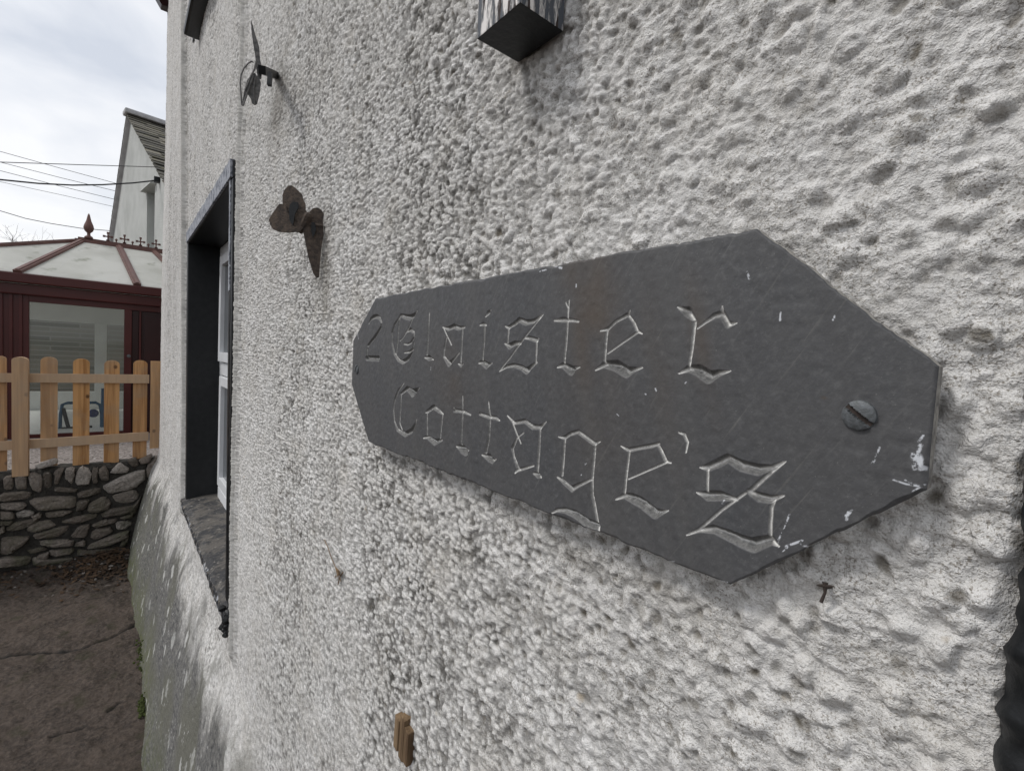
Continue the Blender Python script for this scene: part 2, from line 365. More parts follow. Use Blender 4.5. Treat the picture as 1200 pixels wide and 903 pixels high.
# dark dirt pips: scattered little hollows
fp, rp = worley(wx/.023+3, wz/.023, 61)
pip = (rp > .45)*sst(.27, .10, fp*(1.9-.7*rp)+.10*vn(X*150, Z*150, 17)); pip = pip*sst(-.1, .25, vn(X*6, Z*6, 15))
h -= pip*.0011
fq, rq = worley(wx/.0115, wz/.0115, 66); tiny = (rq > .42)*sst(.30, .14, fq)*(.5+rq*.5)*sst(-.45, .15, vn(X*8, Z*8, 16))*sst(.25, -.15, X)
h -= tiny*.0016
dirt_shade = np.clip(pip*(.48+.50*hsh(np.floor(wx/.023).astype(int), np.floor(wz/.023).astype(int), 9))+tiny*.62, 0, 1)*.95
def blob(px, py, rx, rzz, a):
    p = at(px, py, 1, 0); return a*np.exp(-(((X-p[0])/rx)**2+((Z-p[2])/rzz)**2))
stn = fbm(X*30, Z*14, 3, 44)*.5+.5
for b_ in ((375, 300, .035, .07, .75), (380, 335, .03, .05, .55), (325, 110, .06, .08, .75), (322, 135, .05, .07, .6), (620, 60, .02, .018, .5),
           (690, 660, .035, .010, .5), (780, 690, .03, .008, .45), (600, 600, .03, .01, .3), (480, 540, .04, .02, .25), (1010, 380, .03, .02, .3), (940, 650, .02, .006, .4),
           (268, 735, .08, .05, .5)): dirt_shade = np.maximum(dirt_shade, blob(*b_)*(.35+.9*stn))  # smudges under ornaments and plaque: painted soft shadow mixed with dirt
# foot of the wall batters out over the lane
ztop = .80+.05*vn(X*2.3, Z*0, 30)+.03*vn(X*9, Z*9, 31)
fl = np.clip((ztop+.12-Z)/(ztop+.12), 0, 1.1)
flare = (.150+.055*sst(-3.3, -4.6, X))*np.power(fl, .85)*sst(0, .22, fl) + .012*fl*vn(X*4, Z*4, 33)
foot = sst(-.04, .17, ztop-Z + .10*vn(X*11, Z*7, 34)+.05*vn(X*45, Z*30, 35))
h += foot*.0022*fbm(X*55, Z*30, 3, 45)
keep = 1-.15*foot
h *= keep; pit *= 1-.8*foot
algae = sst(.34, .0, Z+.06*vn(X*6, Z*6, 36))*.8 + sst(-3.4, -4.7, X)*sst(.7, .1, Z)*.35+.12*foot*sst(-2.6,-4,X)
# vertical render beads beside the window and under the upper sill
def bead(xc, w, a, z0, z1): return a*np.exp(-((X-xc(Z)-.010*vn(Z*3, Z*0, 19)-.004*vn(Z*14, Z*0, 20))/w)**2)*sst(z0-.05, z0, Z)*sst(z1+.05, z1, Z)
bd = bead(lambda z: wr(z)+.14, .007, .016, .95, 4.5)+bead(lambda z: wr(z)+.165, .006, .008, .95, 4.5)
bd += bead(lambda z: wl(z)-.16, .012, .026, .95, 4.6)+bead(lambda z: wl(z)-.22, .014, .013, .95, 4.6)
for xf_, off_ in ((wr, .125), (wr, .160), (wl, -.195), (wl, -.128)):  # dark lines along the bead edges
    dirt_shade = np.maximum(dirt_shade, .62*np.exp(-((X-xf_(Z)-off_-.010*vn(Z*3, Z*0, 19)-.004*vn(Z*14, Z*0, 20))/(.007+.006*(off_ < 0)))**2)*(.5+.5*vn(Z*8, Z*0+off_*50, 23))*sst(.95, 1.05, Z))
bandm = np.clip(bd/.014, 0, 1)*.8
# smooth margin between the bead and the window paint
marg = sst(.17, .12, np.abs(X-(wl(Z)+wr(Z))/2)-(wr(Z)-wl(Z))/2)*sst(.95, 1.0, Z)*sst(WT+.2, WT+.1, Z)
h *= 1-.35*np.clip(bandm+marg*.2, 0, 1)
hh = hl*0+h-.0035+und+bd+flare
# nothing may poke through the plaque or its fixings
pm = sst(-.80, -.74, X)*sst(.03, -.02, X)*sst(1.60, 1.66, Z)*sst(1.98, 1.92, Z)
hh = hh*(1-pm)+np.minimum(hh-.35*und, .0065)*pm
PLX = -.0117
edge = sst(-.004, .004, X-(PLX+.003*vn(X*0, Z*28, 88)+.0025*vn(X*0, Z*75, 89)))      # rough edge by the black band
hh -= edge*.006
Y = -hh
# corner
V = np.stack([X, Y, Z], -1)
rad = .03
last = V[-1].copy()      # xs reversed -> last column is the far end
ext = []; att = {'pit': pit, 'foot': foot, 'dirt_shade': dirt_shade, 'band': bandm, 'algae': algae}
for k, t in enumerate(np.concatenate([np.linspace(.1, 1, 8), 1+np.linspace(.004, 1, 40)**1.5*40])):
    c = last.copy()
    if t <= 1: a = t*math.pi/2; c[:, 0] -= rad*math.sin(a); c[:, 1] += rad*(1-math.cos(a))
    else: c[:, 0] -= rad; c[:, 1] += rad+(t-1)*.1
    c[:, 0] += .004*RS.rand(nz)-.002
    if t > 1: c[:, 0] -= np.interp(c[:, 2], [0, .9], [.06, 0])
    ext.append(c)
V = np.concatenate([V, np.stack(ext)], 0); ne = len(ext)
for k in att: att[k] = np.concatenate([att[k], np.repeat(att[k][-1:], ne, 0)], 0)
cx = (xs[:-1]+xs[1:])/2; cz = (zs[:-1]+zs[1:])/2
CX, CZ = np.meshgrid(cx, cz, indexing='ij')
keepf = ~((CX > wl(CZ)-.012) & (CX < wr(CZ)+.012) & (CZ > WB-.04) & (CZ < WT+.012))
keepf &= ~((CX > -2.75) & (CX < -1.7) & (CZ > 3.20) & (CZ < 4.35))
keepf = np.concatenate([keepf, np.ones((ne, nz-1), bool)], 0)
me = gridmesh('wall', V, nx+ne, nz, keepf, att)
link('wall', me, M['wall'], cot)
print('wall verts', nx, nz, nx*nz)

# roof eaves and gutter of the cottage (gutter end peeps in at the top)
mb = MB(); mb.hexa([(-5.02, -.16, 4.72), (.9, -.16, 4.72), (.9, 3.4, 6.9), (-5.02, 3.4, 6.9), (-5.02, -.16, 4.80), (.9, -.16, 4.80), (.9, 3.4, 6.98), (-5.02, 3.4, 6.98)])
mb.build('roof', M['roof'], cot)
# ---- lower window
jb = MB()
yb = .20; st = -.004
def wpt(side, z, y, o=0.): return ((wl(z)-o) if side == 0 else (wr(z)+o), y, z)
def ring(z0, z1, y0, y1, o_in, o_out, mbx, parts='LRTB', zo=None):
    a0, a1 = z0, z1
    t = o_out-o_in
    for side in (0, 1):
        sg = -1 if side == 0 else 1
        if ('L' if side == 0 else 'R') in parts:
            xb0 = (wl(a0) if side == 0 else wr(a0)); xb1 = (wl(a1) if side == 0 else wr(a1))
            A, B = sorted((xb0+sg*o_in, xb0+sg*o_out)); A1, B1 = sorted((xb1+sg*o_in, xb1+sg*o_out))
            mbx.hexa([(A, y0, a0), (B, y0, a0), (B, y1, a0), (A, y1, a0), (A1, y0, a1), (B1, y0, a1), (B1, y1, a1), (A1, y1, a1)])
    if 'T' in parts:
        mbx.hexa([(wl(a1)-o_out, y0, a1), (wr(a1)+o_out, y0, a1), (wr(a1)+o_out, y1, a1), (wl(a1)-o_out, y1, a1),
                  (wl(a1)-o_out, y0, a1+t), (wr(a1)+o_out, y0, a1+t), (wr(a1)+o_out, y1, a1+t), (wl(a1)-o_out, y1, a1+t)])
    if 'B' in parts:
        mbx.hexa([(wl(a0)-o_out, y0, a0-t), (wr(a0)+o_out, y0, a0-t), (wr(a0)+o_out, y1, a0-t), (wl(a0)-o_out, y1, a0-t),
                  (wl(a0)-o_out, y0, a0), (wr(a0)+o_out, y0, a0), (wr(a0)+o_out, y1, a0), (wl(a0)-o_out, y1, a0)])
ring(WB-.02, WT, -.006, .21, 0., .05, jb, 'LRT')
FY = .128                                       # frame plane
fr = MB()
ring(WB, WT, FY, FY+.065, -.055, 0.0-.001, fr, 'LR')
fr.box((wl(WT)+.056, FY, WT-.055), (wr(WT)-.056, FY+.065, WT-.002)); fr.box((wl(WB)+.056, FY-.012, WB-.01), (wr(WB)-.056, FY+.065, WB+.06))
ZT = 1.675
fr.box((wl(ZT)+.05, FY-.003, ZT-.03), (wr(ZT)-.05, FY+.062, ZT+.03))
XM = (wl(1.6)+wr(1.6))/2
fr.box((XM-.03, FY-.002, WB+.06), (XM+.03, FY+.061, WT-.056))
win = fr.build('window', M['upvc'], cot, bevel=.004)
win['label'] = 'white plastic window set deep in the black painted recess'
jb.build('window_reveal', M['black'], win, bevel=.004)
for (za, zb_) in ((WB+.065, ZT-.035), (ZT+.035, WT-.06)):
    for (xa, xb) in (((wl(za)+wl(zb_))/2+.075, XM-.033), (XM+.033, (wr(za)+wr(zb_))/2-.075)):
        s_ = MB(); w_ = .045
        s_.box((xa, FY-.014, za), (xa+w_, FY+.03, zb_)); s_.box((xb-w_, FY-.014, za), (xb, FY+.03, zb_))
        s_.box((xa+w_, FY-.013, za), (xb-w_, FY+.029, za+w_)); s_.box((xa+w_, FY-.013, zb_-w_), (xb-w_, FY+.029, zb_))
        s_.build('casement', M['upvc'], win, bevel=.003)
        g_ = MB(); g_.box((xa+w_-.002, FY+.004, za+w_-.002), (xb-w_+.002, FY+.012, zb_-w_+.002)); g_.build('pane', M['darkglass'], win)
rm = MB(); rm.box((-3.1, .215, .7), (-1.3, .9, 2.6)); rm.build('window_backing', M['seatdark'], win)
# flaking grey-blue margin painted round the opening
sb = MB(); N_ = 46
def strip(p0, p1, wvec, y0, th, mbx, jit=.004, n=46):
    p0 = np.array(p0); p1 = np.array(p1); wv = np.array(wvec); vs = []
    for i in range(n+1):
        c = p0+(p1-p0)*i/n; o = jit*random.uniform(-1, 1)
        a = c; b = c+wv*(1+o/np.linalg.norm(wv))
        vs += [(a[0], y0, a[2]), (b[0], y0-.0005, b[2]), (b[0], y0+th, b[2]), (a[0], y0+th, a[2])]
    fs = []
    for i in range(n):
        k = i*4
        for q in range(4): fs.append((k+q, k+(q+1) % 4, k+4+(q+1) % 4, k+4+q))
    fs += [(3, 2, 1, 0), (n*4, n*4+1, n*4+2, n*4+3)]
    mbx.add(vs, fs)
strip((wl(WT)-.012, 0, WT+.001), (wr(WT)+.045, 0, WT+.001), (0, 0, .050), -.012, .03, sb)
strip((wr(WT)+.003, 0, WT-.002), (wr(1.95)+.003, 0, 1.95), (.022, 0, 0), -.008, .03, sb)
sb.build('window_margin', M['surround'], win)
sb = MB(); strip((wr(1.95)+.003, 0, 1.948), (wr(WB)+.003, 0, WB), (.026, 0, 0), -.007, .03, sb); sb.build('dark_margin', M['black'], win)
# sills
def sill(xa, xb, z, name, ya=-.024):
    n = 60; nn = 14; xs_ = np.linspace(xa, xb, n); ys_ = np.linspace(0, 1, nn)
    prof = [(.125, z+.012), (.06, z+.006), (0, z-.002), (ya+.012, z-.006), (ya+.003, z-.010), (ya, z-.016), (ya+.001, z-.030), (ya+.003, z-.043), (ya+.010, z-.048), (.02, z-.046)]
    vs = []; fs = []
    for i, x in enumerate(xs_):
        for j, (y, zz_) in enumerate(prof):
            a = 1 if j < 9 else 0
            vs.append((x, y+a*random.uniform(-.0025, .0025), zz_+a*random.uniform(-.0022, .0022)))
    k = len(prof)
    fs = [(i*k+j, (i+1)*k+j, (i+1)*k+j+1, i*k+j+1) for i in range(n-1) for j in range(k-1)]
    fs += [tuple(range(k)), tuple((n-1)*k+j for j in range(k-1, -1, -1))]
    mb = MB(); mb.add(vs, fs); mb.m = [0 if (f[0] % k) < 4 else 1 for f in fs]
    return mb.build(name, [M['sill'], M['black_worn']], cot)
sill(-2.77, -1.50, WB-.002, 'window_sill')['label'] = 'worn black stone sill with flaking top under the lower window'
# rotten black crumbled end of the sill
cr = MB()
for i in range(60):
    c = np.array([-1.50+random.uniform(-.03, .035), random.uniform(-.024, .0), WB-.028+random.uniform(-.028, .024)]); r = random.uniform(.005, .011)
    cr.lathe(c, [(r*.3, -r), (r*.9, -r*.4), (r, .2*r), (r*.4, r)], (random.random(), random.random(), random.random()+.1), 6)
cr.build('sill_end', M['black'], cot)
us = MB(); uy = at(215, 38, 2, 3.125)[1]; print('upper sill y', uy)
us.hexa([(-2.62, uy, 3.125), (-1.55, uy, 3.125), (-1.55, .1, 3.125), (-2.62, .1, 3.125), (-2.62, uy+.005, 3.18), (-1.55, uy+.005, 3.18), (-1.55, .1, 3.195), (-2.62, .1, 3.195)])
us.build('upper_window_sill', M['black'], cot, bevel=.012, smooth=False)
uw = MB(); uw.box((-2.75, .13, 3.2), (-1.7, .2, 3.27)); uw.box((-2.75, .13, 4.28), (-1.7, .2, 4.35)); uw.box((-2.75, .13, 3.27), (-2.68, .2, 4.28)); uw.box((-1.77, .13, 3.27), (-1.7, .2, 4.28)); uw.box((-2.25, .131, 3.27), (-2.2, .199, 4.28))
uwo = uw.build('upper_window', M['upvc'], cot, bevel=.004)
g_ = MB(); g_.box((-2.69, .15, 3.26), (-1.76, .158, 4.29)); g_.build('pane', M['darkglass'], uwo)
g_ = MB(); g_.box((-2.80, -.004, 3.2), (-2.75, .21, 4.40)); g_.box((-1.70, -.004, 3.2), (-1.65, .21, 4.40)); g_.box((-2.75, -.004, 4.35), (-1.70, .21, 4.40)); g_.build('window_reveal', M['black'], uwo)
# corner gutter end at the eaves
gp = at(197, 1, 1, -.05)
gu = MB(); gx = -4.86
gprof = [(math.cos(a)*.055, math.sin(a)*.055) for a in np.linspace(math.pi, 2*math.pi, 9)]
vs = [(x, -.075+p[0], 4.62+p[1]) for x in (gx-.06, .9) for p in gprof]+[(x, -.075+p[0]*.85, 4.62+p[1]*.85) for x in (gx-.06, .9) for p in gprof]
fs = [(i, i+1, 9+i+1, 9+i) for i in range(8)]+[(18+i+1, 18+i, 27+i, 27+i+1) for i in range(8)]+[(i, i+1, 18+i+1, 18+i) for i in range(8)]+[(0, 18, 27, 9), (8, 17, 35, 26)]
gu.add(vs, fs); gu.build('gutter', M['maroon'], cot)
br = MB(); br.hexa([(gx-.05, -.03, 4.42), (gx+.03, -.03, 4.42), (gx+.03, .02, 4.42), (gx-.05, .02, 4.42), (gx-.05, -.13, 4.58), (gx+.03, -.13, 4.58), (gx+.03, .02, 4.58), (gx-.05, .02, 4.58)]); br.build('gutter_bracket', M['maroon_dark'], cot)
# black painted band at the near end of the wall
ZN = steps(-.05, 2.6, lambda z: .003 if .9 < z < 2.0 else .02); NXN = np.concatenate([np.linspace(0, .03, 22), np.linspace(.036, .14, 26)])
ZZ, XX = np.meshgrid(ZN, NXN, indexing='ij')
lip = .0012*vn(ZZ*0+1, ZZ*28, 88)+.0013*vn(ZZ*0+3, ZZ*85, 89)+.0013*vn(ZZ*0, ZZ*220, 90)
xe = PLX-.001+lip*.8
rr_ = np.clip(XX/.018, 0, 1)
yy = -(.001+.010*np.sqrt(1-(1-rr_)**2)+.0022*vn(XX*60, ZZ*90, 91)+.0012*np.sin(ZZ*260+6*vn(XX*20, ZZ*10, 92)))
yy = np.where(XX > .134, .002, yy)
me = gridmesh('door_margin', np.stack([xe*(1-XX/.14)+XX, yy, ZZ], -1).transpose(1, 0, 2)[:, :, :], len(NXN), len(ZN))
link('door_margin', me, M['black'], cot)

# ------------------------------------------------------------------ PLAQUE
PY = -.0165
cn = [at(x, y, 1, PY) for x, y in ((440, 349), (414, 399), (411.5, 449), (432, 518), (855, 684), (1085, 577), (1100, 428), (885, 266.5))]
xl = [c[0] for c in cn]; zl_ = [c[2] for c in cn]
xa_, xb_ = (cn[1][0]+cn[2][0])/2, (cn[5][0]+cn[6][0])/2
hiX, hiZ = [xa_, cn[0][0], cn[7][0], xb_], [cn[1][2], cn[0][2], cn[7][2], cn[6][2]]
loX, loZ = [xa_, cn[3][0], cn[4][0], xb_], [cn[2][2], cn[3][2], cn[4][2], cn[5][2]]
px_ = steps(xa_, xb_, lambda x: .00036*math.sqrt(x*x+CD*CD)/CD*.9)
px_ = px_[px_ < xb_]; px_ = np.sort(np.concatenate([px_, [xb_, cn[0][0], cn[7][0], cn[3][0], cn[4][0]]]))
nt = 520; tt = np.linspace(0, 1, nt)
loe = np.interp(px_, loX, loZ); hie = np.interp(px_, hiX, hiZ)
loe = loe+.0007*vn(px_*60, px_*0, 3)+.0006*vn(px_*260, px_*0, 4)*(vn(px_*25, px_*0, 5) > .1); hie = hie+.0006*vn(px_*70, px_*0, 6)-.0008*np.abs(vn(px_*240, px_*0, 7))*(vn(px_*22, px_*0, 8) > .1)
PX = np.repeat(px_[:, None], nt, 1); PZ = loe[:, None]+(hie-loe)[:, None]*tt[None, :]
depth = np.zeros_like(PX); frac = np.zeros_like(PX); cen = np.zeros_like(PX); paint = np.zeros_like(PX)
def seg(p, q, w0, w1, tgt=None):
    x0, y0 = p; x1, y1 = q
    A = at(x0, y0, 1, PY); B = at(x1, y1, 1, PY)
    sc0 = ((A-CP)@cF)/FPX; sc1 = ((B-CP)@cF)/FPX
    w0 = w0*sc0; w1 = w1*sc1
    mw = max(w0, w1)
    i0 = np.searchsorted(px_, min(A[0], B[0])-mw); i1 = np.searchsorted(px_, max(A[0], B[0])+mw)
    sx = PX[i0:i1]; sz = PZ[i0:i1]
    dx, dz = B[0]-A[0], B[2]-A[2]; L2 = dx*dx+dz*dz+1e-12
    t = np.clip(((sx-A[0])*dx+(sz-A[2])*dz)/L2, 0, 1)
    d = np.hypot(sx-A[0]-t*dx, sz-A[2]-t*dz); w = (w0+(w1-w0)*t)/2
    if tgt is not None:
        tgt[i0:i1] = np.maximum(tgt[i0:i1], sst(1.15, .7, d/w)); return
    r = np.clip(1-d/w, 0, 1)
    dep = np.minimum(r*w*1.45, .0062)
    depth[i0:i1] = np.maximum(depth[i0:i1], dep); frac[i0:i1] = np.maximum(frac[i0:i1], r)
    cw = .00028+.105*min(mw, .0040)
    cen[i0:i1] = np.maximum(cen[i0:i1], np.exp(-(d/cw)**2)*sst(.0, .3, r+.25)*(d < w*1.05))
def strokes(org, sc, lst, tgt=None, wk=1.):
    for pl in lst:
        P = [(org[0]+a/sc, org[1]+b/sc, (w*1.30+.030*w*w) if tgt is None else w) for a, b, w in pl]
        for k in range(len(P)-1): seg(P[k][:2], P[k+1][:2], P[k][2], P[k+1][2], tgt)
WK = 1.18
strokes((410, 350), 10.03, [
    [(225, 290, 1.5), (245, 240, 3), (280, 214, 4), (320, 208, 4), (352, 230, 3.5), (372, 280, 2.5), (366, 335, 3), (300, 440, 3.5), (214, 550, 3)],
    [(205, 590, 2), (200, 660, 2.5), (200, 695, 4)], [(195, 698, 4.5), (335, 703, 5)],
    [(590, 205, 2), (522, 310, 3), (495, 400, 3), (495, 520, 3), (520, 640, 3), (565, 715, 3.5), (620, 745, 4), (685, 705, 4), (735, 620, 3.5), (755, 520, 2)],
    [(590, 205, 2.5), (572, 330, 2.5), (562, 480, 2.5), (545, 640, 2)], [(600, 195, 3), (650, 212, 4.5), (705, 222, 5), (750, 200, 4), (790, 145, 1)],
    [(742, 225, 1.5), (700, 330, 1.5), (650, 410, 1.2)], [(590, 490, 1.6), (625, 460, 1.4), (665, 390, 2), (712, 362, 3.5), (752, 395, 3), (758, 450, 2.5), (720, 515, 2.5), (680, 538, 2), (635, 530, 1.2)],
    [(745, 590, 2.5), (700, 625, 2.5), (640, 632, 1.5)],
    [(935, 170, 1.2), (920, 400, 3.2), (908, 650, 3)], [(880, 690, 1.5), (930, 695, 5), (985, 715, 1)]], wk=WK)
strokes((500, 350), 9.03, [
    [(170, 300, 1), (230, 318, 4), (290, 292, 4.5), (340, 312, 4), (402, 300, 2)], [(180, 310, 1.3), (262, 488, 1.5)],
    [(215, 410, 1.5), (187, 515, 3), (182, 610, 2.5), (235, 690, 5), (270, 660, 3), (345, 575, 1.5)], [(382, 325, 2), (370, 520, 2.8), (360, 680, 2)], [(335, 685, 1), (362, 702, 4), (388, 690, 1)],
    [(625, 190, 1), (657, 145, 4), (678, 120, 1)], [(565, 278, 1.5), (600, 268, 3.5), (632, 280, 1.5)], [(615, 285, 2.5), (605, 460, 3), (590, 645, 3)],
    [(548, 680, 1), (590, 672, 5), (630, 705, 6), (692, 683, 1)]], wk=WK)
strokes((580, 340), 8.21, [
    [(98, 345, 1), (130, 360, 3.5), (185, 325, 4), (233, 285, 4.5), (300, 312, 5), (370, 300, 4), (462, 235, 1)], [(462, 235, 1.3), (280, 460, 1.9), (150, 640, 1.9), (42, 778, 1.2)],
    [(130, 365, 2), (120, 500, 2.8)], [(95, 512, 2), (138, 540, 5), (190, 512, 4.5), (245, 508, 3)], [(285, 458, 2), (335, 460, 4), (405, 482, 3.8), (418, 465, 1.5)],
    [(402, 485, 2), (390, 700, 2.6)], [(45, 778, 1), (110, 735, 3), (180, 722, 4), (250, 742, 4.5), (305, 778, 5.5), (350, 735, 4), (402, 692, 2)],
    [(715, 95, 1.2), (705, 170, 2), (692, 400, 3), (665, 700, 3)], [(680, 118, 1), (705, 175, 2)], [(572, 290, 2), (660, 285, 4.5), (750, 290, 3), (800, 300, 2.5)],
    [(598, 742, 1), (655, 722, 5), (732, 772, 8), (768, 750, 4), (818, 740, 1)]], wk=WK)
strokes((690, 340), 6.316, [
    [(85, 300, 1), (140, 288, 3.5), (200, 232, 3), (288, 182, 4), (303, 152, 1)], [(295, 185, 2.5), (330, 235, 3), (362, 305, 3), (397, 322, 1)], [(370, 305, 2.5), (140, 468, 1.4)],
    [(135, 295, 3), (122, 420, 3.2), (115, 540, 3)], [(50, 592, 1), (120, 548, 6), (205, 560, 9), (280, 605, 9), (330, 590, 5), (398, 572, 1)],
    [(655, 122, 1), (730, 160, 8), (785, 225, 3)], [(782, 230, 4.5), (767, 400, 3.6), (742, 572, 3.2)], [(805, 283, 1.5), (870, 232, 3), (935, 188, 5), (985, 175, 6), (1030, 255, 6), (1095, 243, 1)],
    [(988, 118, 1), (982, 180, 5)], [(665, 617, 1), (742, 580, 6), (810, 592, 9), (888, 642, 10), (960, 615, 6), (1050, 597, 1)]], wk=WK)
strokes((450, 440), 9.03, [
    [(212, 80, 1), (150, 160, 2.5), (112, 260, 2.8), (100, 360, 2.2), (110, 480, 2), (140, 570, 3.5), (220, 622, 4.5), (285, 590, 4.5), (328, 520, 3), (345, 465, 1)],
    [(182, 190, 2), (176, 330, 2.5), (165, 500, 1.8), (195, 575, 1)], [(180, 192, 2.5), (245, 135, 4), (300, 185, 7), (378, 130, 1.2)],
    [(442, 390, 1.5), (465, 375, 3.5), (525, 330, 4), (575, 370, 4), (622, 405, 2)], [(458, 395, 1.8), (455, 620, 2.4)], [(620, 405, 1.8), (608, 520, 2.2), (595, 660, 2)],
    [(415, 660, 1), (460, 648, 4), (530, 705, 5.5), (612, 680, 2.5)]], wk=WK)
strokes((520, 450), 7.525, [
    [(168, 105, 1), (165, 200, 2.6), (160, 360, 3), (152, 530, 3.2)], [(90, 205, 1), (92, 232, 3.5), (165, 240, 3.5), (235, 268, 2)], [(112, 548, 1.5), (160, 570, 8), (190, 595, 7), (200, 620, 2)], [(170, 570, 6), (220, 582, 1.5)],
    [(395, 155, 1), (407, 280, 3), (395, 480, 4), (372, 600, 3.5)], [(318, 262, 3), (400, 290, 3.8), (455, 297, 3.5), (490, 318, 2)], [(338, 622, 1.5), (400, 650, 7), (425, 675, 5), (462, 660, 1)],
    [(560, 275, 1), (620, 342, 3.5), (715, 325, 4), (780, 375, 5), (850, 380, 4), (902, 333, 1)], [(603, 330, 1.6), (645, 440, 1.8), (680, 522, 1.2)], [(705, 428, 1), (650, 470, 1.8), (605, 565, 3.5), (620, 640, 2.5), (655, 748, 4.5), (628, 782, 1.5)],
    [(655, 758, 3.5), (792, 718, 1.8)], [(848, 388, 2.5), (836, 600, 3.6), (825, 775, 3)], [(793, 788, 2), (828, 800, 6), (862, 822, 1)]], wk=WK)
strokes((640, 480), 5.644, [
    [(82, 178, 1), (120, 187, 3.5), (160, 160, 3.5), (210, 145, 4), (265, 185, 4), (320, 225, 4), (357, 210, 1)], [(122, 192, 2.8), (113, 320, 3), (105, 432, 2.8)], [(75, 445, 2), (110, 472, 4.5), (168, 525, 5), (205, 503, 4), (300, 460, 2)],
    [(322, 230, 3), (312, 350, 3.2), (303, 460, 3), (303, 560, 3.8), (322, 650, 3.4), (340, 740, 3)], [(38, 682, 1.5), (70, 664, 3.5), (120, 664, 5), (190, 690, 7), (270, 748, 8), (335, 768, 7), (352, 800, 1)],
    [(495, 240, 1), (545, 267, 4), (620, 252, 3.5), (700, 238, 4), (745, 225, 3)], [(743, 238, 3.5), (768, 285, 3.5), (792, 340, 4), (828, 352, 1)], [(800, 345, 2.5), (545, 457, 1.5)], [(547, 275, 3.2), (530, 420, 3.2), (516, 560, 3)],
    [(460, 593, 1), (517, 568, 5), (570, 585, 8), (630, 615, 9), (715, 682, 9), (760, 678, 5), (808, 665, 1)]], wk=WK)
strokes((780, 490), 5.3125, [
    [(83, 88, 1.2), (115, 98, 3.5), (137, 148, 3), (127, 215, .8)],
    [(212, 305, 1), (260, 308, 6), (320, 282, 7), (388, 248, 7), (470, 295, 9), (570, 320, 9), (660, 307, 5), (748, 268, 1.2)], [(748, 268, 1.2), (672, 322, 4), (600, 385, 4), (530, 450, 4.5)], [(495, 465, 3), (350, 570, 3), (205, 695, 3)],
    [(263, 322, 2.8), (260, 458, 3)], [(195, 462, 1), (262, 482, 8), (340, 482, 8), (440, 505, 3.5)], [(520, 455, 5), (580, 490, 8), (650, 503, 7), (735, 482, 1.5)],
    [(680, 510, 2), (660, 545, 4), (652, 650, 4), (650, 752, 3.5)], [(130, 727, 1), (210, 695, 4), (300, 690, 7), (400, 732, 9), (470, 765, 10), (540, 790, 11), (650, 757, 8), (705, 797, 1.5)]], wk=WK)
# flecks of old masonry paint and scratches on the slate face
S_ = (0, 0), 1
strokes(*S_, [[(1077, 517, 3), (1082, 510, 2)], [(1076, 528, 5), (1079, 521, 4)], [(1074, 535, 11), (1081, 548, 9)], [(1072, 545, 6), (1072, 549, 4)], [(1047, 562, 1.5), (1062, 567, 2), (1080, 570, 2.4)], [(1060, 562, 1.2), (1078, 570, 1.5)], [(1070, 575, 2), (1083, 568, 2)], [(1068, 530, 1), (1071, 537, 1)],
    [(1031, 524, 2.2), (1026, 535, 1)], [(1025, 538, 2.2), (1022, 543, 2.5)], [(994, 600, 3), (992, 609, 2.5)], [(998, 598, 2.5), (992, 604, 4)], [(921, 640, 3), (940, 633, 2.5)], [(923, 641, 2), (917, 646, 1)], [(936, 636, 1.5), (947, 641, 3)],
    [(925, 603, 2.2), (919, 618, 1), (912, 632, 1.6)], [(914, 628, 1.5), (912, 636, 1.5)], [(875, 318, 1.5), (878, 326, 3)], [(915, 366, 1.4), (914, 375, 2.8)], [(978, 370, 1.8), (976, 375, 1.8)], [(418, 385, 1.2), (420, 397, 1.2)], [(812, 673, 2.5), (838, 680, 3), (852, 682, 2)], [(772, 657, 1.4), (790, 658, 1.4)], [(650, 312, 2), (658, 314, 3)], [(640, 316, 2), (632, 318, 1)],
    [(756, 461, 1.6), (757, 462, 1.6)], [(768, 455, 1.8), (769, 458, 1.8)], [(803, 449, 1.8), (804, 448, 1.8)], [(687, 543, 2), (686, 544, 3)], [(681, 557, 1.3), (681, 556, 1.3)], [(675, 333, 1.4), (675, 336, 1.8)], [(846, 590, 1.3), (848, 586, 1.3)], [(723, 485, 1), (725, 487, 1)], [(505, 430, 1.2), (505, 433, 1.2)],
    [(563, 570, 3), (576, 578, 3.5)]], tgt=paint)
edgeW = np.minimum(PZ-loe[:, None], hie[:, None]-PZ); edgeW = np.minimum(edgeW, np.minimum(PX-xa_, xb_-PX))
stain = np.zeros_like(PX)
for (x_, y_, rx, rz_, a) in ((690, 335, .020, .035, .9), (680, 380, .012, .07, .5), (528, 440, .03, .03, .35), (770, 425, .010, .05, .25), (820, 395, .006, .03, .5), (700, 470, .03, .06, .22), (966, 466, .0012, .0007, 1.6)):
    p = at(x_, y_, 1, PY); stain = np.maximum(stain, a*np.exp(-((PX-p[0]+.25*(PZ-p[2]))/rx)**2-((PZ-p[2])/rz_)**2))
stain = stain*(.6+.4*vn(PX*60, PZ*60, 5))
bw_ = .0010+.0014*np.clip(vn(PX*45, PZ*45, 79), 0, 1)+.0008*np.clip(vn(PX*160, PZ*160, 80), 0, 1); bev = np.clip(1-edgeW/bw_, 0, 1)**1.5*bw_*.8
depth *= 1+.18*vn(PX*700, PZ*700, 77)
PYg = PY+depth+bev+.0002*vn(PX*14, PZ*14, 76)+.00012*vn(PX*260, PZ*260, 78)
front = np.stack([PX, PYg, PZ], -1)
TH = .0085
fv = front.reshape(-1, 3); ncol = len(px_)
me = gridmesh('slate_face', front, ncol, nt, None, {'groove': frac, 'centre': cen, 'paint': paint, 'stain': stain})
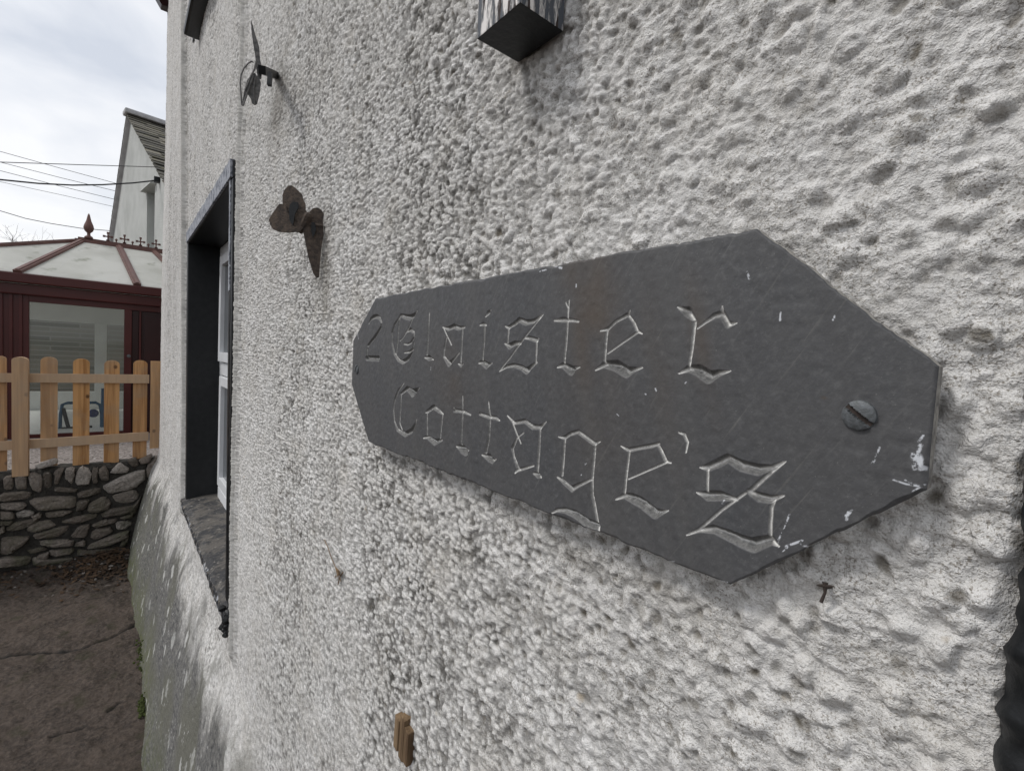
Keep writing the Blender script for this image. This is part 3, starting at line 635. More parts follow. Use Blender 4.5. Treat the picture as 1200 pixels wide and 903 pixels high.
pq = empty('house_name_plaque', tuple((cn[0]+cn[4])/2*0+np.array([(xa_+xb_)/2, 0, cn[4][2]])), 'long dark slate plaque carved with a house name in blackletter, screwed to the wall', 'plaque')
link('slate_face', me, M['slate'], pq)
# rim and back
rim = [(i, 0) for i in range(ncol)]+[(ncol-1, j) for j in range(1, nt)]+[(i, nt-1) for i in range(ncol-2, -1, -1)]+[(0, j) for j in range(nt-2, 0, -1)]
rp_ = np.array([front[i, j] for i, j in rim]); n = len(rp_)
bk = rp_.copy(); bk[:, 1] = PY+TH; mid = rp_.copy(); mid[:, 1] = PY+TH*.5
cxz = rp_.mean(0); mid[:, 0] += (mid[:, 0]-cxz[0])*.0+.0004*RS.randn(n)*0; 
mb = MB(); idx = np.arange(n); nxt = (idx+1) % n
mb.v = [tuple(p) for p in np.concatenate([rp_, bk])]; mb.f = [(int(a), int(b), int(n+b), int(n+a)) for a, b in zip(idx, nxt)]+[tuple(int(n+a) for a in idx[::-1])]
mb.m = [0]*len(mb.f); mb.t = [0.]*len(mb.v)
mb.build('slate_rim', M['slate_edge'], pq, recalc=False)
def screwhead(px, py, r, ang, nm):
    c = at(px, py, 1, PY-.001); c = np.array([c[0], PY+.0002, c[2]])
    mb = MB(); nr, na = 14, 48
    vs = []; 
    for i in range(nr+1):
        q = i/nr
        for k in range(na):
            a = 2*math.pi*k/na; u = math.cos(a)*q*r; w = math.sin(a)*q*r
            hgt = r*.34*math.sqrt(max(0, 1-(q*.93)**2))+.0003
            if q > .999: hgt = -.0004
            dl = abs(-math.sin(ang)*u+math.cos(ang)*w)
            if dl < r*.17: hgt = min(hgt, r*.06)
            vs.append((c[0]+u, c[1]-hgt, c[2]+w))
    fs = [(i*na+k, i*na+(k+1) % na, (i+1)*na+(k+1) % na, (i+1)*na+k) for i in range(nr) for k in range(na)]
    mb.add(vs, fs); o = mb.build(nm, M['screw'], pq, recalc=False, smooth=False)
    mb = MB(); d = np.array([math.cos(ang), 0, math.sin(ang)]); e = np.array([-math.sin(ang), 0, math.cos(ang)]); cc = c-np.array([0, r*.075, 0])
    mb.add([cc+d*r*.9+e*r*.15, cc-d*r*.9+e*r*.15, cc-d*r*.9-e*r*.15, cc+d*r*.9-e*r*.15], [(0, 1, 2, 3)])
    mb.box((c[0]-.002, c[1]+.001, c[2]-.002), (c[0]+.002, c[1]+.014, c[2]+.002)); mb.build('slot', M['screw_slot'], o)
    return o
screwhead(1006, 486.5, .0064, R_(-38), 'screw')['label'] = 'large slotted screw head at the right end'
screwhead(417.5, 432.5, .0062, R_(60), 'screw')['label'] = 'small screw at the left end'

# ------------------------------------------------------------------ small things on the wall
# timber post end above
PB = 2.03
mb = MB(); X0, X1 = -.314, -.263
mb.box((X0, -.0445, PB), (X1, -.0035, PB+.9)); po = mb.build('timber_post', [M['peel'], M['black']], bevel=.0008)
for p in po.data.polygons:
    if p.normal.z < -.5: p.material_index = 1
finish(po, 'square timber post end with black underside and peeling white paint, above the plaque', 'post')
# butterflies
def wing(poly, P, N, th, mb, mi=0):
    mb.sheet([atp(x, y, P, N) for x, y in poly], N, th, mi)
Bx = at(357, 262, 1, -.022)
bf = empty('butterfly_ornament', tuple(Bx), 'rusty brown iron butterfly ornament on the wall just right of the window', 'ornament', 'iron butterflies on the wall')
def zz5(l, o=(280, 180), s=5.644): return [(o[0]+a/s, o[1]+b/s) for a, b in l]
PL, NL = (Bx[0], Bx[1], Bx[2]), (.80, -.60, 0)
mb = MB(); wing(zz5([(330, 213), (352, 212), (380, 232), (415, 268), (424, 300), (438, 330), (440, 370), (462, 405), (440, 440), (412, 475), (415, 515), (385, 522), (345, 490), (318, 420), (292, 330), (290, 275), (305, 240)]), PL, NL, .003, mb); mb.build('upper_wing', M['rust'], bf)
PL2 = (Bx[0]+.003, Bx[1]-.003, Bx[2])
mb = MB(); wing(zz5([(200, 438), (215, 410), (250, 360), (268, 334), (290, 334), (312, 350), (340, 420), (400, 470), (428, 492), (400, 515), (330, 523), (265, 518), (225, 500), (208, 470)]), PL2, NL, .003, mb); mb.build('lower_wing', M['rust'], bf)
PL3 = (Bx[0]+.006, Bx[1]-.006, Bx[2])
mb = MB(); wing(zz5([(360, 318), (392, 322), (398, 350), (372, 400), (358, 478), (335, 440), (330, 370), (340, 335)]), PL3, NL, .0015, mb); mb.build('wing_patch', M['black'], bf)
NR = (.95, -.30, 0)
mb = MB(); wing(zz5([(455, 400), (490, 362), (520, 358), (545, 372), (562, 400), (555, 440), (560, 540), (545, 620), (537, 720), (530, 818), (512, 822), (490, 790), (460, 690), (440, 590), (425, 520), (420, 480)]), PL, NR, .003, mb); mb.build('near_wing', M['rust'], bf)
mb = MB()
PR2 = (Bx[0]+.004, Bx[1]-.0015, Bx[2])
wing(zz5([(480, 455), (500, 455), (512, 500), (490, 560), (478, 510)]), PR2, NR, .0015, mb); mb.build('wing_patch', M['black'], bf)
mb = MB(); a = at(354, 268, 1, -.024); b = at(361, 252, 1, -.020); wl0 = np.array([Bx[0]+.01, .004, Bx[2]])
mb.tube([a+(a-b)*.3, a, b, b+(b-a)*.15], [.003, .006, .006, .003], 8); mb.tube([Bx, wl0], .003, 6); mb.build('body', M['rust'], bf)
Gx = at(307, 88, 1, -.055)
bg = empty('butterfly_ornament', tuple(Gx), 'grey wire butterfly ornament on a short black bracket, high above the window', 'ornament', 'iron butterflies on the wall')
def zg(l, o=(280, 20), s=8.21): return [(o[0]+a/s, o[1]+b/s) for a, b in l]
NG = (.97, -.25, 0)
G0 = tuple(Gx)
mb = MB(); wing(zg([(115, 28), (128, 60), (160, 180), (195, 290), (205, 420), (225, 500), (215, 600), (180, 590), (165, 480), (160, 400), (135, 250), (120, 130)]), G0, NG, .0025, mb); mb.build('upper_wing', M['iron'], bg)
mb = MB(); wing(zg([(150, 540), (200, 600), (212, 640), (195, 760), (175, 835), (155, 850), (125, 830), (115, 790), (85, 740), (40, 860), (28, 850), (50, 720), (80, 610), (120, 560)]), (Gx[0]+.004, Gx[1]-.003, Gx[2]), NG, .0025, mb); mb.build('lower_wing', M['iron'], bg)
mb = MB(); mb.tube([atp(x, y, G0, NG) for x, y in zg([(28, 850), (12, 640), (20, 560), (50, 490), (90, 445), (125, 425), (138, 440)])], .0013, 6)
mb.tube([atp(x, y, (Gx[0]+.008, Gx[1]-.004, Gx[2]), NG) for x, y in zg([(140, 560), (95, 690), (40, 850)])], .0016, 5)
mb.tube([atp(x, y, (Gx[0]+.008, Gx[1]-.004, Gx[2]), NG) for x, y in zg([(160, 560), (140, 700), (150, 840)])], .0012, 5)
mb.tube([atp(x, y, (Gx[0]+.008, Gx[1]-.004, Gx[2]), NG) for x, y in zg([(165, 430), (150, 500), (120, 560), (60, 700)])], .0016, 5); mb.build('wire_outline', M['iron'], bg)
mb = MB(); w0 = at(322, 88, 1, 0); mb.bar((Gx[0]+.01, Gx[1]-.002, Gx[2]+.004), (w0[0], .004, w0[2]), .012, .014)
mb.bar((Gx[0]+.018, Gx[1]+.01, Gx[2]), (Gx[0]+.022, Gx[1]+.008, Gx[2]-.024), .007, .007); mb.build('bracket', M['black'], bg)
# timber plugs
def plug(px, py, w, hgt, lab, sc=1.):
    c = at(px, py, 1, -.002); mb = MB(); n = 12
    for k in range(3):
        x0 = c[0]-w/2+w*k/3; x1 = x0+w/3; top = hgt/2*(1-.16*abs(k-1))+(-.02, .05, -.03)[k]*hgt; bot = -hgt/2+(.10, 0, .06)[k]*hgt
        y0 = -.0075-random.uniform(0, .0015)*sc
        mb.hexa([(x0, y0, c[2]+bot), (x1, y0-.001, c[2]+bot+.001), (x1, .006, c[2]+bot), (x0, .006, c[2]+bot), (x0, y0+.001, c[2]+top), (x1, y0, c[2]+top*.94), (x1, .006, c[2]+top), (x0, .006, c[2]+top)], tone=random.random())
    return finish(mb.build('timber_plug', M['oldwood'], bevel=.0006), lab, 'wood plug')
plug(476, 863, .034, .046, 'splintered brown timber plug set in the white wall directly below the plaque')
plug(264, 897, .10, .05, 'broken timber plug low on the worn grey foot of the wall', 2)
# snapped rusty nail
c = at(969, 689, 1, -.004); mb = MB()
mb.tube([c+np.array([.0015, .006, 0]), c+np.array([0, -.003, .0012])], [.0007, .0010], 7); mb.tube([c+np.array([0, -.003, .0035]), c+np.array([.0004, -.0035, -.001]), c+np.array([-.0006, -.004, -.0055])], [.0012, .0006, .0008], 7)
mb.tube([c+np.array([-.0032, -.003, .001]), c+np.array([0, -.0035, .002]), c+np.array([.0035, -.003, .0032])], [.0002, .0009, .0002], 6)
finish(mb.build('nail', M['screw_slot']), 'small snapped rusty nail in the wall below the right part of the plaque', 'nail')
# dry rootlet stuck to the wall
pts = [at(x, y, 1, -.006) for x, y in ((380, 632), (384, 640), (388, 652), (393, 664), (398, 674))]
mb = MB(); mb.tube(pts, .0007, 6); 
for k in range(7):
    b0 = pts[4]+np.array([random.uniform(-.006, .006), -.001, random.uniform(-.006, .01)]); mb.tube([pts[3], b0, b0+np.array([random.uniform(-.01, .01), -.002, random.uniform(-.008, 0)])], .0006, 5)
pts2 = [at(x, y, 1, -.006) for x, y in ((402, 670), (398, 676), (396, 685))]; mb.tube(pts2, .0008, 5)
finish(mb.build('dry_rootlet', M['oldwood']), 'thin dry brown rootlet clinging to the wall below the left end of the plaque', 'twig')

# ------------------------------------------------------------------ GROUND
gx = np.unique(np.concatenate([np.linspace(-60, -5.4, 12), np.arange(-5.3, -2.0, .009), np.arange(-2, 6, .12), np.linspace(6.2, 60, 10)]))
gy = np.unique(np.concatenate([np.linspace(-60, -1.8, 14), np.arange(-1.75, .02, .009), np.linspace(.05, 60, 12)]))
GX, GY = np.meshgrid(gx, gy, indexing='ij')
inl = (GX > -5.6)*(GX < 8)
gz = .010*vn(GX*2.2, GY*2.2, 3)+.012*fbm(GX*11, GY*11, 3, 6)+.0055*fbm(GX*48, GY*48, 3, 9)
def crk(pts, w):
    d = np.full(GX.shape, 9.)
    for (a, b) in zip(pts[:-1], pts[1:]):
        A = at(*a, 2, 0); B = at(*b, 2, 0); dx, dy = B[0]-A[0], B[1]-A[1]; t = np.clip(((GX-A[0])*dx+(GY-A[1])*dy)/(dx*dx+dy*dy), 0, 1)
        d = np.minimum(d, np.hypot(GX-A[0]-t*dx, GY-A[1]-t*dy))
    d = d+.010*fbm(GX*18, GY*18, 3, 12)
    return sst(w, w*.25, np.abs(d))
ck = crk([(-60, 790), (0, 772), (30, 765), (60, 763), (95, 758), (130, 745), (163, 728)], .016)
ck = np.maximum(ck, .8*crk([(163, 800), (130, 830), (95, 850), (60, 860)], .010)*(vn(GX*9, GY*9, 3) > -.3)); ck = np.maximum(ck, .5*crk([(40, 728), (80, 712), (150, 696)], .010))
gz -= ck*.012
far = sst(-3.70, -3.78, GX+.3*(GY+.5)*0)                 # slab beyond the crack sits a touch proud
gz += far*.012
heap = np.exp(-(((GX+4.75)/.38)**2+((GY+.30)/.25)**2))*.06+np.exp(-((GX+4.95)/.22)**2)*.05
gz += heap*(1+.4*fbm(GX*14, GY*14, 3, 22)); foot2 = sst(-.24, -.10, GY); gz += foot2*.012*vn(GX*9, GY*9, 25)
soil = np.clip(heap/.05, 0, 1)*.8
gz = np.where((GX < -5.3) | (GY > .0), -.02, gz)
me = gridmesh('ground', np.stack([GX, GY, gz], -1), len(gx), len(gy), None, {'crack': np.clip(np.maximum(ck, soil*.7), 0, 1)})
link('lane', me, M['lane'])['kind'] = 'structure'
# gravel yard behind the low wall, and the wider land
yd = MB(); n = 60
for i in range(1):
    yd.box((-40, -14, .0), (-5.02, 12, .62))
o = yd.build('gravel_yard', M['gravel']); o['kind'] = 'structure'
o = MB(); o.box((-600, -600, -1.2), (600, 600, -1.0)); o = o.build('field', M['field']); o['kind'] = 'structure'
# gravel stones heaped just behind the wall
gr_ = MB()
for i in range(2600):
    x = random.uniform(-6.1, -5.05); y = random.uniform(-1.35, .25); r = random.uniform(.006, .014)
    hgt = .62+.13*sst(-5.75, -5.1, x)
    c = np.array([x, y, hgt+random.uniform(-.004, .006)]); gr_.lathe(c, [(r*.35, -r*.7), (r, -.1*r), (r*.8, r*.45), (r*.25, r*.65)], (random.uniform(-.6, .6), random.uniform(-.6, .6), 1), 5, tone=random.random())
m = NT('gravel_stone'); m.color(m.ramp(m.attr('tone'), (0., (.10, .085, .08)), (.6, (.25, .22, .20)), (1., (.45, .42, .40)))); m.rough(.9); M['pebble'] = m.m
go = gr_.build('gravel', M['pebble'], recalc=False); tag(go, 'grey brown gravel behind the low stone wall', 'gravel', kind='stuff')
gb = MB(); gb.hexa([(-6.1, -14, .61), (-5.02, -14, .61), (-5.02, 12, .61), (-6.1, 12, .61), (-6.1, -14, .622), (-5.02, -14, .752), (-5.02, 12, .752), (-6.1, 12, .622)]); o = gb.build('gravel_bank', M['gravel']); o['kind'] = 'structure'

# ------------------------------------------------------------------ STONE WALL
SX = -4.93
gw = empty('stone_wall', (SX, -1.2, 0), 'low dry stone retaining wall of mossy grey rubble under the picket fence', 'stone wall')
tr = [[(20,195),(75,190),(82,268),(22,272)],[(88,185),(155,178),(160,268),(92,270)],[(162,178),(205,172),(246,182),(243,288),(180,262)],[(250,170),(300,165),(308,262),(258,265)],[(318,165),(350,150),(378,150),(340,240),(318,240)],[(380,150),(436,142),(438,185),(425,240),(374,235)],[(442,170),(480,135),(530,150),(538,190),(525,236),(445,240)],[(537,145),(578,140),(572,232),(545,232)],[(582,150),(612,130),(640,165),(640,212),(585,215)],
[(645,165),(700,112),(765,145),(745,172),(665,172)],[(745,100),(795,82),(820,122),(790,140)],[(600,252),(690,200),(848,142),(855,205),(800,258),(645,292)],[(858,130),(925,75),(930,110),(865,215)],[(815,98),(900,62),(875,112),(822,115)],[(205,125),(330,88),(335,118),(225,148)],
[(0,290),(130,275),(188,285),(185,322),(0,337)],[(318,252),(455,262),(440,284),(320,280)],[(452,285),(590,250),(595,287),(465,320)],[(0,345),(130,338),(160,360),(130,385),(0,388)],[(168,338),(210,315),(445,302),(446,372),(230,390)],[(455,335),(527,320),(505,380),(445,395)],[(518,352),(618,302),(655,340),(640,382),(545,405),(515,392)],[(650,302),(800,265),(818,310),(780,345),(660,362)],
[(0,397),(80,397),(85,440),(0,447)],[(92,402),(160,386),(210,405),(150,436),(96,436)],[(180,420),(245,400),(246,425),(200,448)],[(255,402),(390,386),(428,396),(370,420),(275,436)],[(592,408),(650,378),(800,357),(802,388),(700,420),(605,432)],[(0,452),(75,450),(70,474),(0,478)],[(35,492),(90,457),(235,432),(220,456),(150,498),(42,512)],[(350,452),(470,418),(588,405),(570,432),(460,466)],[(540,472),(620,442),(700,435),(680,460),(560,487)],[(702,430),(780,405),(786,430),(715,442)],
[(155,492),(210,458),(290,442),(335,480),(220,517),(168,517)],[(195,532),(330,492),(412,477),(402,515),(330,550),(210,557)],[(415,542),(462,482),(535,470),(505,552),(425,552)],[(525,552),(550,502),(645,482),(667,515),(560,566)],[(675,462),(740,445),(780,462),(742,500),(690,502)],[(0,490),(30,480),(30,515),(0,530)],
[(0,555),(60,542),(182,542),(142,590),(60,645),(0,652)],[(235,570),(290,562),(430,562),(427,596),(280,602),(235,592)],[(160,622),(262,602),(282,620),(180,647)],[(440,582),(497,562),(502,600),(440,602)],[(515,595),(660,532),(752,505),(755,542),(640,600),(510,622)],[(0,662),(182,656),(185,682),(150,712),(0,722)],[(187,702),(222,652),(287,632),(287,670),(215,708)],[(292,622),(432,607),(432,640),(330,662),(292,652)],[(440,615),(520,625),(640,608),(700,600),(690,640),(450,660)],[(760,380),(815,330),(830,300),(800,400),(770,440)],[(720,560),(760,540),(745,590),(700,610)],[(190,660),(290,680),(420,665),(430,700),(200,720)]]
sw = MB()
def stone(P, cx_=None, tone=.5, out=.03):
    """P: list of (y,z) on the wall face"""
    P = np.array(P)
    for ck_ in (.16, .10):
        Q = np.roll(P, -1, 0); P = np.stack([P*(1-ck_)+Q*ck_, P*ck_+Q*(1-ck_)], 1).reshape(-1, 2)
    P = P.mean(0)+(P-P.mean(0))*1.06+RS.randn(*P.shape)*.0022
    c = P.mean(0); n = len(P); vs = []; tl = (random.uniform(-.25, .25), random.uniform(-.15, .3)); o = out*random.uniform(.6, 1.3)
    for k, (s_, dx) in enumerate(((1., -.05), (1.0, -.004), (.95, .55), (.84, .85), (.55, 1.0), (.25, 1.0))):
        for p in P:
            q = c+(p-c)*s_; dd = dx if dx < 0 else o*dx
            nz_ = .005*(vn(np.array([q[0]*38.]), np.array([q[1]*38.]), 7)[0]+.8*vn(np.array([q[0]*90.]), np.array([q[1]*90.]), 9)[0]) if dx > 0 else 0
            vs.append((SX+dd+nz_+(tl[0]*(q[0]-c[0])+tl[1]*(q[1]-c[1]) if dx > 0 else 0), q[0], q[1]))
    vs.append((SX+o, c[0], c[1]))
    fs = [(k*n+i, k*n+(i+1) % n, (k+1)*n+(i+1) % n, (k+1)*n+i) for k in range(5) for i in range(n)]+[(5*n+i, 5*n+(i+1) % n, 6*n) for i in range(n)]
    sw.add(vs, fs, 0, tone)
bright = {1: .5, 9: .9, 6: .8, 11: .85, 12: .5, 14: 1., 24: .95, 22: .6, 5: .7, 2: .5, 37: .8, 26: .4}
for i, pl in enumerate(tr):
    P = [at(x/5.015, 520+y/5.015, 0, SX+.02)[1:] for x, y in pl]
    stone(P, tone=bright.get(i, random.uniform(.05, .55)), out=.045)
zrow = 0.03
while zrow < .75:                               # the wall carries on out of frame to the left
    hgt = random.uniform(.05, .10); y = -.93
    while y > -3.4:
        w = random.uniform(.10, .26)
        j = lambda: random.uniform(-.01, .01)
        stone([(y-w+.008+j(), zrow+j()), (y-.006, zrow+.004+j()), (y-.008+j(), zrow+hgt-.01), (y-w*.5, zrow+hgt+j()), (y-w+.01, zrow+hgt-.012+j())], tone=random.uniform(.05, .6), out=.045)
        y -= w
    zrow += hgt
sw.build('stones', M['stone'], gw, recalc=True)
cr = MB(); ys_ = np.linspace(-3.4, -.005, 240)
prof = [(SX+.012, -.1), (SX+.012, .45), (SX+.014, .70), (SX+.010, .765), (SX-.03, .795), (SX-.10, .80), (SX-.16, .78), (SX-.17, .3)]
vs = [(x+.010*vn(np.array([y*30.]), np.array([z*30.]), 3)[0], y, z+(.014*vn(np.array([y*18.]), np.array([x*40.]), 4)[0]-.02*(y < -.75)+.02*sst(-.35, -.05, y)) if z > .5 else z) for y in ys_ for x, z in prof]; k = len(prof)
cr.add(vs, [(i*k+j, i*k+j+1, (i+1)*k+j+1, (i+1)*k+j) for i in range(len(ys_)-1) for j in range(k-1)]); cr.build('core', M['mortar'], gw, recalc=False)
# soil, leaves and twigs against its foot
lf = MB()
for i in range(900):
    u = random.random()
    x = -4.88+abs(random.gauss(0, .20)); y = random.uniform(-1.6, -.12)
    if u < .55: x = -4.70+random.gauss(0, .16); y = -.33+random.gauss(0, .12)
    if y > -.13 or x < -4.9: continue
    zz_ = .004+np.exp(-(((x+4.75)/.38)**2+((y+.30)/.25)**2))*.06+np.exp(-((x+4.95)/.22)**2)*.05+random.uniform(0, .012)
    s_ = random.uniform(.010, .028); a = random.uniform(0, 6.28); d = np.array([math.cos(a), math.sin(a), random.uniform(-.3, .5)])*s_; e = np.array([-math.sin(a), math.cos(a), random.uniform(-.5, .5)])*s_*.4
    c = np.array([x, y, zz_+.01]); up = np.array([0, 0, s_*.15])
    lf.add([c-d, c-d*.3+e+up, c+d*.4+e*.9, c+d, c+d*.4-e*.9, c-d*.3-e+up], [(0, 1, 5), (1, 2, 4, 5), (2, 3, 4)], 0 if random.random() < .93 else 1)
for i in range(70):
    x = -4.75+random.gauss(0, .13); y = -.35+random.gauss(0, .12); a = random.uniform(0, 3.14); L = random.uniform(.03, .09)
    if y > -.16 or x < -4.88: continue
    z0 = .075; lf.tube([(x, y, z0-.01), (x+L*math.cos(a)*.5, y+L*math.sin(a)*.5, z0), (x+L*math.cos(a), y+L*math.sin(a), z0-.02)], .0018, 5)
for i in range(260):                            # crumbs of stone
    x = -4.72+random.gauss(0, .2); y = random.uniform(-.9, -.15); r = random.uniform(.004, .012)
    if x < -4.9: continue
    zz_ = .0+np.exp(-(((x+4.75)/.38)**2+((y+.30)/.25)**2))*.06+np.exp(-((x+4.95)/.22)**2)*.05
    lf.lathe((x, y, zz_+.006), [(r*.4, -r), (r, 0), (r*.5, r*.7)], (random.random()-.5, random.random()-.5, 1), 6, mi=0 if random.random() < .75 else 1)
lo = lf.build('leaf_litter', [M['leaf'], simple('pale_crumb', (.22, .20, .18), (.12, .11, .10), .9, 50)], recalc=False); tag(lo, 'dark dead leaves, twigs and crumbs along the foot of the stone wall', 'leaf litter', kind='stuff')
ms = MB()
for (px, py, cnt, sp) in ((167, 826, 240, .020), (170, 716, 70, .018), (163, 770, 50, .05)):
    g0 = at(px, py, 2, .02)
    for i in range(cnt):
        x = g0[0]+random.gauss(0, sp*1.6); z = abs(random.gauss(.0, sp)); y = -.163+z*.11+random.gauss(0, .006); r = random.uniform(.003, .008)
        ms.lathe((x, y, z), [(r*.5, -r*.5), (r, 0), (r*.6, r*.8), (r*.1, r*1.2)], (random.gauss(0, .4), -1+random.gauss(0, .4), .8), 5)
mo = ms.build('moss', M['moss'], recalc=False); tag(mo, 'bright green moss tufts along the foot of the cottage wall', 'moss', kind='stuff')

# ------------------------------------------------------------------ PICKET FENCE
FX = -4.98
pf = empty('picket_fence', (FX, -1.3, .8), 'new orange timber picket fence with round-topped pales standing on the stone wall', 'fence')
def pale(yc, w, z0, z1, name, x=FX, th=.02, tone=0.):
    n = 10; pl = [(yc-w/2, z0), (yc+w/2, z0)]+[(yc+w/2*math.cos(a), z1-w*.34+w*.34*math.sin(a)) for a in np.linspace(0, math.pi, n)]
    mb = MB(); mb.sheet([(x, p[0], p[1]) for p in pl], (1, 0, 0), th, tone=tone); return mb.build(name, M['timber'], pf, bevel=.0015)
def pyr(px0, px1, py): a = at(px0, py, 0, FX)[1]; b = at(px1, py, 0, FX)[1]; return (a+b)/2, b-a
for i, (a, b, t, bt, tn) in enumerate(((-7, 8, 417, 547, .25), (47.5, 67.5, 418, 541, .35), (85.5, 105, 420, 540, .0), (122, 140, 422, 539, .05), (156, 172.5, 422, 533, .1))):
    yc, w = pyr(a, b, 460); z1 = at((a+b)/2, t, 0, FX)[2]; z0 = at((a+b)/2, bt, 0, FX)[2]-.03
    pale(yc, w, z0, z1, 'pale', tone=tn)
y = -1.10
while y > -3.2: pale(y, .088, .80, 1.63, 'pale', tone=random.uniform(0, .4)); y -= .178
yc, w = pyr(16, 35, 460); z1 = at(25, 418, 0, FX+.04)[2]
mb = MB(); n = 12; xx = FX+.055; pl = [(yc-w/2, .76), (yc+w/2, .76)]+[(yc+w/2*math.cos(a), z1-w*.3+w*.3*math.sin(a)) for a in np.linspace(0, math.pi, n)]
mb.sheet([(xx, p[0], p[1]) for p in pl], (1, 0, 0), .07, tone=.55); mb.build('post', M['timber'], pf, bevel=.002)
def rail(pa, pb, pc, pd):
    A, B, Cc, D = [at(*p, 0, FX+.032) for p in (pa, pb, pc, pd)]
    mb = MB(); y0, y1 = A[1], B[1]
    sl = lambda yq, P, Q: P[2]+(Q[2]-P[2])*(yq-P[1])/(Q[1]-P[1])
    ya = -3.3
    mb.hexa([(FX+.012, ya, sl(ya, Cc, D)), (FX+.034, ya, sl(ya, Cc, D)), (FX+.034, y1, D[2]), (FX+.012, y1, D[2]), (FX+.012, ya, sl(ya, A, B)), (FX+.034, ya, sl(ya, A, B)), (FX+.034, y1, B[2]), (FX+.012, y1, B[2])], tone=.8)
    mb.build('rail', M['timber'], pf, bevel=.001)
rail((35, 437.5), (175, 439), (35, 448), (175, 449)); rail((35, 515), (174, 506), (35, 525.5), (174, 516))
yc, w = pyr(176, 189, 460); mb = MB(); mb.box((FX+.02, yc-w/2, .90), (FX+.05, yc+w/2, at(182, 423, 0, FX+.03)[2]), tone=.3); mb.build('end_board', M['timber'], pf, bevel=.002)

# ------------------------------------------------------------------ CONSERVATORY
KX = -7.6
kz = lambda px, py: at(px, py, 0, KX)
eT, eB = kz(90, 328)[2], kz(90, 349)[2]
yC = -2.2; yE = 1.6; RX = KX-1.45
cs = empty('conservatory', (KX, 0, .62), 'maroon framed conservatory with pale hipped roof panels and a ridge crest, behind the picket fence', 'conservatory')
W0, W1 = kz(34, 430)[1], kz(145, 430)[1]; M1 = kz(154, 430)[1]; wz1 = kz(90, 358)[2]; wz0 = .66
D1 = kz(165, 430)[1]
BK = KX-2.9
fm_ = MB()
fm_.box((KX-.05, yC+.05, .60), (KX, W0, eB)); 
for k in range(4): yy_ = W0-.05-.075*k; fm_.box((KX, yy_-.03, .62), (KX+.018, yy_, eB-.01))
fm_.box((KX-.05, W0, wz1), (KX, yE, eB)); fm_.box((KX-.05, W0, .60), (KX, W1, wz0)); fm_.box((KX-.05, W1, .6), (KX+.012, M1, wz1)); fm_.box((KX-.05, D1-.02, .6), (KX+.01, D1, wz1))

fo = fm_.build('frame', M['maroon'], cs, bevel=.004)
dp = MB(); dp.box((KX-.055, M1, .6), (KX-.02, D1-.02, wz1)); dp.box((KX-.055, D1, .6), (KX-.02, yE-.2, wz1)); dp.box((KX-.02, D1+.03, .7), (KX-.008, yE-.4, wz1-.06)); dp.build('door', M['maroon_dark'], cs, bevel=.006)
hd = MB(); p_ = kz(151, 417); hd.lathe((KX+.012, p_[1], p_[2]), [(.02, 0), (.02, .012), (.008, .014), (.008, .04)], (1, 0, 0), 12); hd.build('lock', M['screw'], fo)
gl = MB(); gl.box((KX-.030, W0+.0, wz0), (KX-.024, W1, wz1)); gl.build('window_glass', M['glass'], cs)
ea = MB(); zf = (eT+eB)/2
ea.box((KX-.03, yC-.05, eB-.02), (KX+.05, yE+.1, zf-.005)); ea.box((KX-.03, yC-.10, zf), (KX+.11, yE+.1, eT))
ea.box((BK-.05, yC-.05, eB-.02), (KX-.03, yC+.04, zf-.005)); ea.box((BK-.05, yC-.11, zf), (KX-.03, yC+.03, eT)); ea.box((BK-.12, yC-.05, eB-.02), (BK+.02, yE+.1, eT)); ea.build('gutter', M['maroon'], cs, bevel=.012)
rzg = atp(97, 279, (RX, 0, 0), (1, 0, 0)); rY, rZ = rzg[1], rzg[2]-.05
c1, c2, c3, c4 = (KX+.03, yC, eT), (BK-.03, yC, eT), (RX, rY, rZ), (RX, yE, rZ)
for nm, q in (('roof_panel', [c1, (KX+.03, yE, eT), c4, c3]), ('roof_panel', [c2, c1, c3]), ('roof_panel', [(BK-.03, yE, eT), c2, c3, c4])):
    mb = MB(); a = np.array(q[0]); N = np.cross(np.array(q[1])-a, np.array(q[2])-a); mb.sheet(q, N, .025); mb.build(nm, M['poly'], cs)
def eav(px): return np.array(atp(px, 325+.0*px, (KX+.05, 0, 0), (1, 0, 0)))*[1, 1, 0]+np.array([0, 0, eT])
def rdg(px): return np.array(atp(px, 285, (RX, 0, 0), (1, 0, 0)))*[1, 1, 0]+np.array([0, 0, rZ])
for (a, b) in ((np.array(c3), eav(20)), (rdg(139), eav(161)), (np.array(c3), np.array(c1)+[.02, -.02, 0]), (np.array(c3), np.array(c2)), (rdg(180), eav(228)), (rdg(225), eav(300))):
    mb = MB(); u = np.array([0, 0, .018]); mb.bar(a+u, b+u, .075, .035); mb.bar(a+u*2.1, b+u*2.1, .035, .02); mb.build('roof_bar', M['maroon_roof'], cs, bevel=.004)
mb = MB(); mb.box((RX-.06, rY-.08, rZ-.02), (RX+.06, yE, rZ+.03)); mb.box((RX-.02, rY-.05, rZ+.03), (RX+.02, yE, rZ+.06)); rd = mb.build('ridge', M['maroon_roof'], cs, bevel=.005)
fz = rZ+.06
mb = MB(); yf = atp(104, 270, (RX, 0, 0), (1, 0, 0))[1]; zt = atp(104, 250, (RX, 0, 0), (1, 0, 0))[2]; H_ = zt-fz
mb.lathe((RX, yf, fz-.01), [(.05, 0), (.045, .03), (.02, .05), (.018, .08), (.045, .11), (.058, .15), (.050, .19), (.028, .25), (.012, .33), (.002, H_+.01)], n=16); mb.build('finial', M['maroon_roof'], cs, smooth=True)
yk = [atp(p, 280, (RX, 0, 0), (1, 0, 0))[1] for p in (126.5, 146, 165, 183)]; dyk = (yk[3]-yk[0])/3
